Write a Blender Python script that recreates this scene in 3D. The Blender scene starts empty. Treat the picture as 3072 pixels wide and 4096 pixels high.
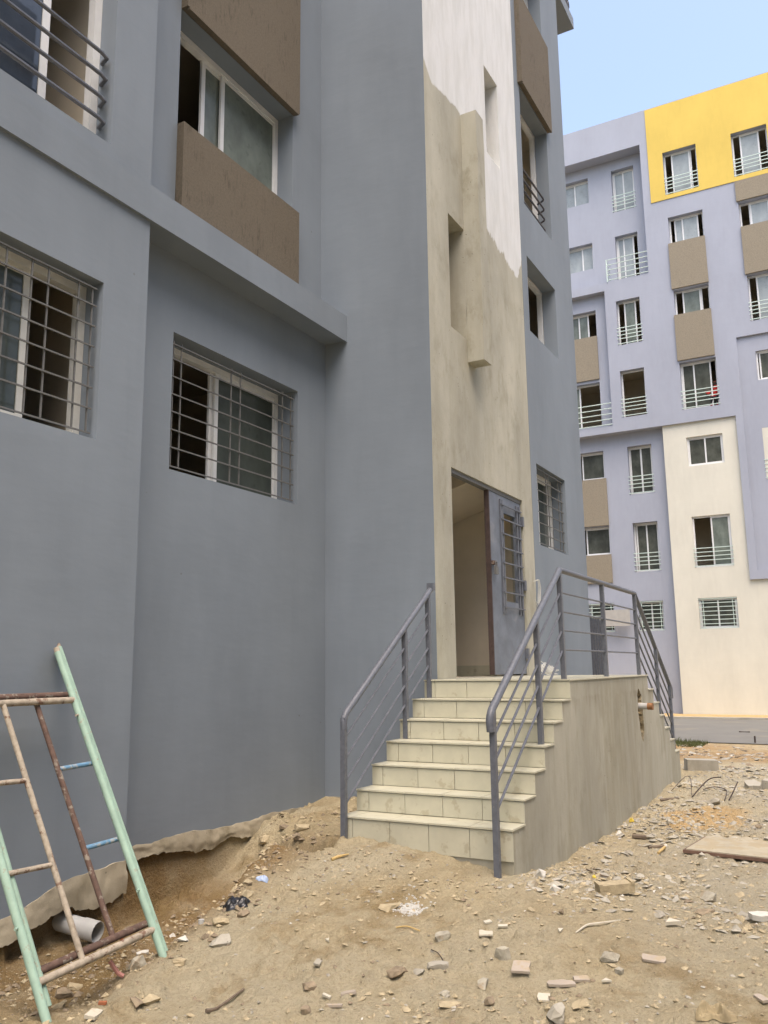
import bpy, bmesh, math, random
import numpy as np
from mathutils import Vector, Matrix

random.seed(11)
SC = bpy.context.scene
COL = SC.collection

# ------------------------------------------------------------------ camera
H_EYE = 1.2
cam_d = bpy.data.cameras.new("camera")
cam = bpy.data.objects.new("camera", cam_d)
COL.objects.link(cam)
RIGHT = Vector((0.48103, -0.87662, -0.01221))
DOWN = Vector((0.15168, 0.09690, -0.98367))
FWD = Vector((0.86349, 0.47132, 0.17958))
FWD.normalize(); RIGHT = (RIGHT - FWD * RIGHT.dot(FWD)).normalized(); DOWN = FWD.cross(RIGHT)
cam.matrix_world = Matrix(((RIGHT.x, -DOWN.x, -FWD.x, 0.0), (RIGHT.y, -DOWN.y, -FWD.y, 0.0),
                           (RIGHT.z, -DOWN.z, -FWD.z, H_EYE), (0, 0, 0, 1)))
cam_d.sensor_fit = 'VERTICAL'; cam_d.sensor_height = 36.0
cam_d.lens = 36.0 * 3425.44 / 4096.0
cam_d.clip_start = 0.05; cam_d.clip_end = 3000
SC.camera = cam

# ------------------------------------------------------------------ sky, sun, exposure
SUN_EL, SUN_AZ_VEC = math.radians(66), Vector((-0.75, -0.66, 0)).normalized()
world = bpy.data.worlds.new("World"); SC.world = world; world.use_nodes = True
wn = world.node_tree.nodes; wl = world.node_tree.links
wn.clear()
w_out = wn.new('ShaderNodeOutputWorld'); w_bg = wn.new('ShaderNodeBackground'); w_sky = wn.new('ShaderNodeTexSky')
w_sky.sky_type = 'NISHITA'; w_sky.sun_disc = False
w_sky.sun_elevation = SUN_EL
w_sky.sun_rotation = math.atan2(SUN_AZ_VEC.x, SUN_AZ_VEC.y)
w_sky.air_density = 1.0; w_sky.dust_density = 4.0; w_sky.ozone_density = 1.0; w_sky.altitude = 20
w_bg.inputs['Strength'].default_value = 0.15
w_tint = wn.new('ShaderNodeMix'); w_tint.data_type = 'RGBA'; w_tint.blend_type = 'MULTIPLY'; w_tint.inputs[0].default_value = 1.0
w_tint.inputs[7].default_value = (1.26, 1.18, 1.09, 1)      # hazy, paler air than the clear model sky
wl.new(w_sky.outputs[0], w_tint.inputs[6]); wl.new(w_tint.outputs[2], w_bg.inputs['Color']); wl.new(w_bg.outputs[0], w_out.inputs['Surface'])
sun_d = bpy.data.lights.new("sun", 'SUN'); sun = bpy.data.objects.new("sun", sun_d); COL.objects.link(sun)
sun_d.energy = 0.5; sun_d.angle = math.radians(50); sun_d.color = (1.0, 0.995, 0.975)
s_dir = -(SUN_AZ_VEC * math.cos(SUN_EL) + Vector((0, 0, math.sin(SUN_EL))))
sun.rotation_euler = s_dir.to_track_quat('-Z', 'Y').to_euler()
sun.location = (-4, -6, 30)
SC.view_settings.view_transform = 'Standard'; SC.view_settings.look = 'None'
SC.view_settings.exposure = 1.35; SC.view_settings.gamma = 1.0
SC.cycles.max_bounces = 4; SC.cycles.diffuse_bounces = 3; SC.cycles.glossy_bounces = 2; SC.cycles.caustics_reflective = False; SC.cycles.caustics_refractive = False
# ------------------------------------------------------------------ terrain heights
def _hash(ix, iy, s):
    h = (ix * 374761393 + iy * 668265263 + s * 974634777) & 0x7fffffff
    h = ((h ^ (h >> 13)) * 1274126177) & 0x7fffffff
    return ((h ^ (h >> 16)) & 0xffff) / 65535.0

def vnoise(x, y, s=0):
    x = np.asarray(x, float); y = np.asarray(y, float)
    ix = np.floor(x).astype(np.int64); iy = np.floor(y).astype(np.int64)
    fx = x - ix; fy = y - iy
    fx = fx * fx * (3 - 2 * fx); fy = fy * fy * (3 - 2 * fy)
    a = _hash(ix, iy, s); b = _hash(ix + 1, iy, s); c = _hash(ix, iy + 1, s); d = _hash(ix + 1, iy + 1, s)
    return (a * (1 - fx) + b * fx) * (1 - fy) + (c * (1 - fx) + d * fx) * fy - 0.5

GCP = np.array([  # surveyed spot heights of the yard
    (5.45, 2.08, -.11), (5.9, 2.05, -.18), (6.7, 2.05, -.25), (7.7, 2.05, -.27), (8.7, 2.05, -.24), (9.6, 2.05, -.22),
    (11.5, 2.05, -.20), (5.45, 2.7, -.04), (5.45, 3.35, -.01), (6.0, 4.4, -.09), (6.7, 4.5, -.07), (7.2, 4.6, -.04),
    (7.2, 3.8, -.02), (6.3, 3.7, -.05), (5.6, 3.7, -.04), (5.0, 2.9, -.09), (4.6, 2.3, -.20), (4.4, 3.0, -.19), (3.6, 2.6, -.33), (3.0, 3.2, -.36),
    (3.6, 1.8, -.34), (4.2, .6, -.32), (2.0, 2.0, -.40), (0, 0, -.45), (0, 3.5, -.42), (5.2, 1.2, -.24), (7.0, .8, -.26), (9.5, .8, -.24),
    (12.0, 0.5, -.26), (13.5, 2.5, -.24), (2.5, 4.2, -.40), (8, -3, -.35), (2, -4, -.5), (13, 5, -.3), (14, -3, -.35), (-3, 2, -.5)])

def _tps_solve(P):
    n = len(P); d2 = (P[:, None, 0] - P[None, :, 0]) ** 2 + (P[:, None, 1] - P[None, :, 1]) ** 2
    K = 0.5 * d2 * np.log(d2 + 1e-9) + np.eye(n) * 0.02
    Q = np.c_[np.ones(n), P[:, :2]]
    A = np.block([[K, Q], [Q.T, np.zeros((3, 3))]])
    return np.linalg.solve(A, np.r_[P[:, 2], 0, 0, 0])
TPS = _tps_solve(GCP)

def sstep(a, b, x):
    t = np.clip((x - a) / (b - a), 0, 1); return t * t * (3 - 2 * t)

def ground_base(x, y):
    x = np.asarray(x, float); y = np.asarray(y, float)
    xc = np.clip(x, -3, 14); yc = np.clip(y, -4, 5)
    z = TPS[-3] + TPS[-2] * xc + TPS[-1] * yc
    for (px, py, _), w in zip(GCP, TPS):
        d2 = (xc - px) ** 2 + (yc - py) ** 2
        z = z + w * 0.5 * d2 * np.log(d2 + 1e-9)
    z = z + (-0.62 - z) * sstep(13.5, 20.5, x)
    # hollow dug along the foot of the wall
    front = 3.42 + 0.30 * np.clip(x - 4.0, -1.2, 2.2) + 0.12 * vnoise(x * 3.1, y * 3.1, 5)
    pit = sstep(-.02, .34, y - front) * sstep(2.6, 3.4, x) * (1 - sstep(5.55, 6.35, x + .25 * vnoise(x * 2.3, y * 2.3, 9)))
    z = z + (-0.44 - .05 * sstep(4.3, 4.9, x) * (1 - sstep(5.2, 5.6, x)) - z) * pit
    # narrow wash-out beside the steps
    q = ((x - 5.42 - .25 * (y - 3.65)) / .13) ** 2 + ((y - 3.72) / .30) ** 2
    z = z - .20 * np.exp(-q ** 2)
    # under the building the soil stands again
    wall = np.where(x < 4.44, 4.40, 4.64)
    off = np.where(x < 4.44, -.02 + .10 * sstep(3.5, 3.62, x) * (1 - sstep(4.12, 4.3, x)), -.012)
    back = sstep(off, off + .05, y - wall - .012 * vnoise(x * 6, y * 1.0, 3)) * (x < 7.3)
    z = z * (1 - back) + back * (-0.02)
    return z

def lumps(x, y, cell, r0, r1, s, prob=.55):
    """half-buried rounded clods on a jittered lattice"""
    cx = np.floor(x / cell).astype(np.int64); cy = np.floor(y / cell).astype(np.int64); out = np.zeros_like(x)
    for i in (-1, 0, 1):
        for j in (-1, 0, 1):
            a, b = cx + i, cy + j
            px = (a + _hash(a, b, s)) * cell; py = (b + _hash(a, b, s + 1)) * cell
            rr = r0 + (r1 - r0) * _hash(a, b, s + 2) ** 2; on = _hash(a, b, s + 3) < prob
            st = .7 + .6 * _hash(a, b, s + 4)
            d2 = ((x - px) * st) ** 2 + ((y - py) / st) ** 2
            out = np.maximum(out, np.where(on, np.sqrt(np.maximum(0, rr * rr - d2)) * .75, 0))
    return out

def ground_h(x, y):
    x = np.asarray(x, float); y = np.asarray(y, float)
    z = ground_base(x, y)
    rough = (1 - sstep(12, 17, x)) * .75 + .25
    rough = rough * (1 - 0.97 * sstep(20.5, 21.5, x) * (1 - sstep(31, 31.8, x)))
    pitz = sstep(3.3, 3.6, y) * (1 - sstep(6.3, 6.8, x)) * sstep(2.6, 3.2, x)
    n = .045 * vnoise(x * 1.7, y * 1.7, 1) + .034 * vnoise(x * 5.3, y * 5.3, 2)
    n = n + .020 * vnoise(x * 13, y * 13, 3) + .013 * vnoise(x * 29, y * 29, 4)
    m = np.clip(vnoise(x * 2.2 + 7, y * 2.2, 21) * 2.6 + .30 + .75 * pitz + .6 * sstep(5.6, 6.4, x) * (1 - sstep(2.0, 2.1, y)), 0, 1.3)
    clod = np.abs(vnoise(x * 11, y * 11, 6)) * .034 + np.abs(vnoise(x * 23, y * 23, 7)) * .020
    near = (x > 2.4) & (x < 14) & (y > -.5) & (y < 5)
    lm = np.zeros_like(z)
    if near.any():
        xn, yn = x[near], y[near]; k = np.clip(vnoise(xn * 1.3 + 3, yn * 1.3, 41) * 2.4 + .45 + .5 * pitz[near], .08, 1.2)
        lm[near] = k * np.maximum(lumps(xn, yn, .085, .010, .040, 51, .5), np.maximum(lumps(xn, yn, .045, .007, .021, 61, .55), .7 * lumps(xn, yn, .19, .02, .075, 71, .3) * (pitz[near] + (xn > 5.8) * .5 + .25)))
    z = z + rough * (n + m * clod) + lm * .8
    return z
# ------------------------------------------------------------------ materials
def mat_base(name):
    m = bpy.data.materials.new(name); m.use_nodes = True
    nt = m.node_tree; b = nt.nodes['Principled BSDF']
    return m, nt, b

class N:
    """small node helper"""
    def __init__(s, nt): s.nt = nt; s._pos = None
    def node(s, t, **kw):
        n = s.nt.nodes.new(t)
        for k, v in kw.items(): setattr(n, k, v)
        return n
    def pos(s):
        if s._pos is None: s._pos = s.node('ShaderNodeNewGeometry').outputs['Position']
        return s._pos
    def mapping(s, scale, loc=(0, 0, 0), rot=(0, 0, 0), src=None):
        n = s.node('ShaderNodeMapping'); n.inputs['Scale'].default_value = scale; n.inputs['Location'].default_value = loc
        n.inputs['Rotation'].default_value = rot
        s.nt.links.new(src or s.pos(), n.inputs['Vector']); return n.outputs[0]
    def noise(s, vec, scale, detail=4, rough=.55, out=0):
        n = s.node('ShaderNodeTexNoise'); n.inputs['Scale'].default_value = scale; n.inputs['Detail'].default_value = detail
        n.inputs['Roughness'].default_value = rough; s.nt.links.new(vec, n.inputs['Vector']); return n.outputs[out]
    def voro(s, vec, scale, feature='F1'):
        n = s.node('ShaderNodeTexVoronoi'); n.feature = feature; n.inputs['Scale'].default_value = scale
        s.nt.links.new(vec, n.inputs['Vector']); return n.outputs[0]
    def ramp(s, f, stops, interp='LINEAR'):
        n = s.node('ShaderNodeValToRGB'); cr = n.color_ramp; cr.interpolation = interp
        while len(cr.elements) < len(stops): cr.elements.new(.5)
        for e, (p, c) in zip(cr.elements, stops):
            e.position = p; e.color = (c, c, c, 1) if isinstance(c, (int, float)) else (*c, 1)
        s.nt.links.new(f, n.inputs[0]); return n.outputs[0]
    def mix(s, f, a, b, blend='MIX'):
        n = s.node('ShaderNodeMix'); n.data_type = 'RGBA'; n.blend_type = blend
        for sock, v in ((n.inputs[0], f), (n.inputs[6], a), (n.inputs[7], b)):
            if isinstance(v, (int, float)): sock.default_value = v
            elif isinstance(v, tuple): sock.default_value = (*v, 1)
            else: s.nt.links.new(v, sock)
        return n.outputs[2]
    def math(s, op, a, b=0.0, c=0.0, clamp=False):
        n = s.node('ShaderNodeMath'); n.operation = op; n.use_clamp = clamp
        for sock, v in zip(n.inputs, (a, b, c)):
            if isinstance(v, (int, float)): sock.default_value = v
            else: s.nt.links.new(v, sock)
        return n.outputs[0]
    def sep(s, v=None):
        n = s.node('ShaderNodeSeparateXYZ'); s.nt.links.new(v or s.pos(), n.inputs[0]); return n.outputs
    def bump(s, h, strength, dist, normal=None):
        n = s.node('ShaderNodeBump'); n.inputs['Strength'].default_value = strength; n.inputs['Distance'].default_value = dist
        s.nt.links.new(h, n.inputs['Height'])
        if normal is not None: s.nt.links.new(normal, n.inputs['Normal'])
        return n.outputs[0]
    def bevel(s, r, k=3):
        n = s.node('ShaderNodeBevel'); n.samples = k; n.inputs['Radius'].default_value = r; return n.outputs[0]

def setp(nt, b, col=None, rough=None, normal=None, spec=None, metal=None):
    for key, v in (('Base Color', col), ('Roughness', rough), ('Normal', normal), ('Specular IOR Level', spec), ('Metallic', metal)):
        if v is None: continue
        sock = b.inputs[key]
        if isinstance(v, (int, float)): sock.default_value = v
        elif isinstance(v, tuple): sock.default_value = (*v, 1)
        else: nt.links.new(v, sock)

def paint_wall(name, c, var=.10, bevel=.012, dirt=None):
    m, nt, b = mat_base(name); n = N(nt)
    big = n.noise(n.mapping((1, 1, .55)), .9, 3)
    streak = n.noise(n.mapping((5, 5, .5)), 1.4, 4, .6)
    fine = n.noise(n.pos(), 60, 2, .6)
    roll = n.noise(n.mapping((1, 1, .35)), 9, 3, .5)
    lo = tuple(v * (1 - var) for v in c); hi = tuple(min(1, v * (1 + var)) for v in c)
    col = n.mix(n.ramp(big, [(.3, 0), (.7, 1)]), lo, hi)
    col = n.mix(n.math('MULTIPLY', n.ramp(streak, [(.52, 0), (.75, 1)]), .12), col, tuple(v * .72 for v in c))
    col = n.mix(n.math('MULTIPLY', n.ramp(roll, [(.45, 0), (.8, 1)]), .25), col, tuple(min(1, v * 1.12) for v in c))
    if dirt:  # a few chipped and smudged spots
        spots = n.ramp(n.voro(n.pos(), 5.5), [(.0, 1), (.045, 1), (.06, 0)])
        spots = n.math('MULTIPLY', spots, n.ramp(n.noise(n.pos(), 1.6, 2), [(.60, 0), (.66, 1)]))
        col = n.mix(n.math('MULTIPLY', spots, .45), col, (.10, .09, .085))
    tro = n.noise(n.mapping((1.0, 1.0, 2.6), rot=(.3, .2, 0)), 1.9, 3, .55)
    hh = n.math('ADD', n.math('MULTIPLY', fine, .10), n.math('ADD', n.math('MULTIPLY', roll, .22), n.math('MULTIPLY', tro, 1.6)))
    nrm = n.bump(hh, .16, .015)
    setp(nt, b, col, .78, nrm, .25)
    return m

GREY = (.210, .243, .276)  # same paint as the far block, the near building's shade put into the colour
M = {}
M['grey'] = paint_wall('facade_paint_shaded', GREY, dirt=(.23, .20, .16))
M['far_grey'] = paint_wall('facade_paint_lit', (.338, .362, .422), .05, 0)  # lighter copy of the near facade paint, more open light put into its colour
M['yellow'] = paint_wall('yellow_facade_paint', (.62, .455, .105), .06, 0)
M['cream'] = paint_wall('cream_facade_paint', (.62, .605, .515), .06, 0)

def brown_render(name, c, scale=1.0):
    m, nt, b = mat_base(name); n = N(nt)
    str_ = n.noise(n.mapping((26 * scale, 26 * scale, 5 * scale)), 1.5, 4, .6)
    blot = n.noise(n.pos(), 3.0, 5, .65)
    gr = n.noise(n.pos(), 55 * scale, 4, .7)
    mask = n.math('MULTIPLY', n.ramp(str_, [(.5, 0), (.62, 1)]), n.ramp(blot, [(.48, 0), (.62, 1)]))
    col = n.mix(n.ramp(gr, [(.3, 0), (.7, 1)]), tuple(v * .84 for v in c), tuple(v * 1.14 for v in c))
    col = n.mix(n.math('MULTIPLY', mask, .6 if scale == 1 else .15), col, tuple(v * .52 for v in c))
    nrm = n.bump(n.math('ADD', gr, n.math('MULTIPLY', str_, .8)), .55, .012)
    setp(nt, b, col, .92, nrm, .15); return m
M['brown'] = brown_render('brown_scraped_render', (.160, .137, .104))
M['brown_far'] = brown_render('taupe_scraped_render', (.265, .232, .175), .5)

def cement(name, c, stain=.5, drip=0.0, white=None, rim=None):
    m, nt, b = mat_base(name); n = N(nt)
    big = n.noise(n.mapping((1, 1, .45)), 1.3, 5, .6)
    mid = n.noise(n.mapping((1, 1, .6)), 6, 5, .65)
    fine = n.noise(n.pos(), 70, 4, .65)
    col = n.mix(n.ramp(big, [(.35, 0), (.68, 1)]), tuple(v * .80 for v in c), tuple(v * 1.10 for v in c))
    blot = n.math('MULTIPLY', n.ramp(mid, [(.46, 0), (.64, 1)]), n.ramp(n.noise(n.pos(), 1.7, 3), [(.40, 0), (.58, 1)]))
    col = n.mix(n.math('MULTIPLY', blot, stain), col, (c[0] * .52, c[1] * .50, c[2] * .42))
    col = n.mix(n.math('MULTIPLY', n.ramp(fine, [(.5, 0), (.75, 1)]), .22), col, tuple(v * .7 for v in c))
    pits = n.math('MULTIPLY', n.ramp(n.voro(n.pos(), 17), [(0, 1), (.09, 1), (.13, 0)]), n.ramp(n.noise(n.pos(), 2.6, 2), [(.54, 0), (.62, 1)]))
    col = n.mix(n.math('MULTIPLY', pits, .6), col, (.09, .08, .06))
    if drip:
        d = n.noise(n.mapping((2.6, 2.6, .30)), 1.0, 5, .62)
        d2 = n.noise(n.mapping((11, 11, .55)), 1.0, 5, .65)
        gate = n.ramp(n.noise(n.mapping((1, 1, 1.3)), 1.1, 3), [(.36, 0), (.62, 1)])
        dm = n.math('MULTIPLY', n.ramp(d, [(.47, 0), (.62, 1)]), drip)
        col = n.mix(dm, col, (c[0] * .66, c[1] * .64, c[2] * .57))
        col = n.mix(n.math('MULTIPLY', n.math('MULTIPLY', n.ramp(d2, [(.52, 0), (.70, 1)]), gate), drip * .8), col, (c[0] * .58, c[1] * .57, c[2] * .52))
        if drip > .5:  # rain stain soaked in below the landing edge, with runs
            z = n.sep()[2]
            lev = n.math('MULTIPLY_ADD', n.noise(n.mapping((5.5, 5.5, .02)), 1.0, 4, .7), 1.1, .32)
            wet = n.ramp(n.math('MULTIPLY', n.math('SUBTRACT', z, lev), 4.0), [(.0, 0), (.35, 1)])
            top = n.ramp(n.math('ADD', z, n.math('MULTIPLY', n.noise(n.pos(), 5, 3), .10)), [(.98, 1), (1.0, 0)])
            wet = n.math('MULTIPLY', n.math('MULTIPLY', wet, n.ramp(n.noise(n.mapping((1.6, 1.6, .6)), 1.0, 4), [(.42, 0), (.56, 1)])), n.math('MULTIPLY', top, .55))
            col = n.mix(wet, col, (c[0] * .60, c[1] * .56, c[2] * .50))
    h = n.math('ADD', n.math('MULTIPLY', mid, 1.0), n.math('MULTIPLY', fine, .25))
    if white:
        x, y, z = n.sep()
        t = n.math('DIVIDE', n.math('SUBTRACT', x, 7.2), 3.0)
        prof = n.ramp(t, [(p, (v - 6.0) / 2.0) for p, v in white])
        edge = n.math('MULTIPLY_ADD', prof, 2.0, 6.0)
        wob = n.math('MULTIPLY', n.math('SUBTRACT', n.noise(n.mapping((9, 9, 2.2)), 1.0, 5, .65), .5), n.ramp(t, [(.3, .10), (.5, .42)]))
        msk = n.ramp(n.math('MULTIPLY_ADD', n.math('ADD', n.math('SUBTRACT', z, edge), wob), 9, .5, True), [(.36, 0), (.46, .75), (.66, 1)])
        br = n.noise(n.mapping((6, 6, 1.4), rot=(0, .6, 0)), 1.2, 5, .65)
        wc = n.mix(n.ramp(br, [(.40, 0), (.62, 1)]), (.70, .71, .70), (.63, .64, .62))
        col = n.mix(msk, col, wc)
    nrm = n.bump(n.math('SUBTRACT', h, n.math('MULTIPLY', pits, .8)), .4, .014)
    setp(nt, b, col, .9, nrm, .15); return m
CEM = (.455, .440, .362)
WHITE_EDGE = [(.0, 7.60), (.03, 7.50), (.08, 7.36), (.30, 7.46), (.335, 7.46), (.375, 6.45), (.58, 6.36), (.76, 6.28), (.89, 6.16), (.93, 6.18), (.98, 6.5)]
M['cement'] = cement('cement_render', CEM, .6, .30)
M['tower_cement'] = cement('cement_render_with_white_primer', CEM, .42, .25, white=WHITE_EDGE)
M['stair_cement'] = cement('streaked_cement_render', (.445, .425, .345), .35, .62)
M['foot_cement'] = cement('rough_foot_cement', (.345, .305, .222), .8)
M['concrete'] = cement('grey_concrete', (.40, .375, .31), .4)

def simple(name, c, rough=.5, var=.12, scale=18, bump=.15, metal=0, spec=.4, spots=None, dist=.004):
    m, nt, b = mat_base(name); n = N(nt)
    a = n.noise(n.pos(), scale, 4, .6)
    col = n.mix(n.ramp(a, [(.3, 0), (.7, 1)]), tuple(v * (1 - var) for v in c), tuple(min(1, v * (1 + var)) for v in c))
    if spots:
        q = n.noise(n.pos(), spots[1], 4, .65)
        col = n.mix(n.math('MULTIPLY', n.ramp(q, [(spots[2], 0), (spots[2] + .06, 1)]), spots[3] if len(spots) > 3 else .9), col, spots[0])
    nrm = n.bump(a, bump, dist) if bump else None
    setp(nt, b, col, rough, nrm, spec, metal); return m
M['frame'] = simple('white_window_frame', (.70, .71, .70), .45, .05, 8, 0)
M['frame_cream'] = simple('weathered_window_frame', (.62, .62, .575), .5, .08, 8, 0)
M['steel'] = simple('grey_painted_steel', (.120, .130, .152), .42, .16, 30, .1, spots=((.36, .35, .32), 40, .68, .6))
M['steel_light'] = simple('dusty_grey_steel', (.135, .135, .128), .6, .15, 40, .1, spots=((.12, .11, .10), 50, .62, .5))
M['door_edge'] = simple('dark_primer_edge', (.062, .042, .037), .8, .25, 20, .1)
M['mint'] = simple('pale_mint_steel', (.55, .66, .60), .5, .06, 20, 0)
M['dark_steel'] = simple('dark_iron', (.05, .05, .06), .5, .1, 20, 0)
M['door'] = simple('grey_blue_door_sheet', (.145, .165, .20), .55, .22, 5, .05, spots=((.28, .285, .29), 2.4, .58, .35))
M['rust'] = simple('rusty_primer_steel', (.115, .072, .055), .85, .3, 25, .3, spots=((.28, .25, .20), 20, .56, .8))
M['crust'] = simple('mortar_crusted_steel', (.36, .31, .24), .9, .25, 30, .5, spots=((.16, .09, .06), 16, .56, .9))
M['green'] = simple('mint_green_scaffold_paint', (.305, .440, .350), .6, .14, 12, .2, spots=((.30, .28, .21), 24, .60, .75))
M['blue'] = simple('blue_scaffold_paint', (.12, .25, .38), .7, .2, 14, .3, spots=((.36, .37, .34), 22, .50, .85))
M['tile'] = simple('cream_ceramic_tile', (.525, .508, .392), .32, .07, 7, .05, spec=.5, spots=((.33, .28, .18), 7.5, .60, .45))
M['grout'] = simple('dirty_grout', (.17, .14, .095), .95, .2, 20, .1)
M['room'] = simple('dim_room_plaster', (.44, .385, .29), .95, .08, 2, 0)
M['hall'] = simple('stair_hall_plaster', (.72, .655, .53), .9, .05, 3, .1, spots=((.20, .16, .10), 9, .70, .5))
M['pvc'] = simple('grey_plastic_pipe', (.44, .44, .42), .4, .06, 10, 0)
M['pipe_orange'] = simple('rust_orange_pipe_end', (.26, .125, .05), .6, .3, 40, .2)
M['soil'] = simple('bare_yellow_soil', (.30, .20, .085), .98, .2, 9, .6, dist=.02)
M['rubble_core'] = simple('broken_masonry', (.27, .225, .14), .98, .45, 22, 1.0, dist=.03)
M['stone'] = simple('grey_concrete_rubble', (.36, .335, .265), .95, .22, 24, .8, dist=.012, spots=((.28, .21, .12), 9, .55, .6))
M['stone_tan'] = simple('tan_mortar_rubble', (.40, .335, .215), .97, .2, 22, .8, dist=.012)
M['stone_brown'] = simple('brown_stone_rubble', (.25, .20, .135), .95, .3, 22, .8, dist=.012)
M['plaster_white'] = simple('white_plaster_lump', (.56, .54, .48), .9, .12, 16, .5, spots=((.42, .34, .22), 8, .58, .6))
M['pink_tile'] = simple('pinkish_floor_tile', (.40, .345, .28), .6, .08, 16, .1, spots=((.40, .32, .20), 10, .56, .7))
M['white_tile'] = simple('white_glazed_tile', (.56, .52, .42), .45, .06, 16, .0, spots=((.42, .34, .22), 9, .58, .7))
M['clay'] = simple('red_clay_body', (.36, .13, .06), .85, .2, 25, .3)
M['redtube'] = simple('dusty_pink_conduit', (.36, .17, .14), .6, .15, 25, .1)
M['wood'] = simple('grey_old_wood', (.16, .125, .09), .9, .35, 14, .5)
M['ply'] = simple('brown_plywood_edge', (.14, .085, .06), .85, .3, 12, .3)
M['mortar_dust'] = simple('mortar_dusted_board', (.385, .345, .255), .95, .14, 6, .5, spots=((.36, .295, .185), 4, .50, .7), dist=.015)
M['bag'] = simple('black_plastic_film', (.012, .012, .014), .28, .3, 12, 0, spec=.6)
M['blue_film'] = simple('pale_blue_plastic', (.36, .45, .62), .35, .1, 12, 0)
M['yellow_scrap'] = simple('yellow_plastic_scrap', (.62, .46, .06), .5, .1, 12, 0)
M['straw'] = simple('straw_splinter', (.50, .36, .15), .9, .2, 12, .2)
M['white_wire'] = simple('white_cable_sheath', (.62, .62, .58), .5, .1, 10, 0)
M['rebar'] = simple('dark_rusty_rebar', (.045, .03, .025), .85, .3, 30, .3)
M['powder'] = simple('white_paint_powder', (.58, .57, .53), .95, .06, 30, .6)
M['leaf'] = simple('dry_leaf', (.33, .27, .16), .9, .35, 12, .3)
M['weed'] = simple('green_weed', (.085, .10, .035), .9, .3, 12, 0)
M['red_cloth'] = simple('red_cloth', (.55, .035, .03), .9, .2, 8, .2)
M['asphalt'] = simple('grey_dusty_road', (.158, .153, .135), .95, .08, 1.2, .2, spots=((.21, .19, .145), .8, .56, .6))
M['board'] = simple('pale_plasterboard', (.40, .39, .36), .9, .08, 5, .1)

def glass(name, c, rough, dust=.0, var=.25):
    m, nt, b = mat_base(name); n = N(nt)
    a = n.noise(n.mapping((1, 1, .7)), 3.0, 4, .6)
    col = n.mix(n.ramp(a, [(.35, 0), (.68, 1)]), tuple(v * (1 - var) for v in c), tuple(v * (1 + var) for v in c))
    sm = n.ramp(n.noise(n.pos(), 11, 3, .5), [(.62, 0), (.68, 1)])
    col = n.mix(n.math('MULTIPLY', sm, .35), col, tuple(v * .55 for v in c))
    setp(nt, b, col, rough, None, .5); b.inputs['IOR'].default_value = 1.52
    return m
M['glass_green'] = glass('dusty_green_glass', (.062, .074, .062), .16)
M['glass_mist'] = glass('misted_green_glass', (.15, .175, .15), .22)
M['glass_pale'] = glass('painted_sky_reflection_glass', (.30, .335, .335), .12, var=.12)  # sky reflection painted into the upper far panes; lower floors take dark glass
M['glass_dark'] = glass('dark_glass', (.080, .086, .070), .05, var=.3)
M['glass_blue'] = glass('clear_window_glass', (.035, .045, .06), .02)

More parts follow.
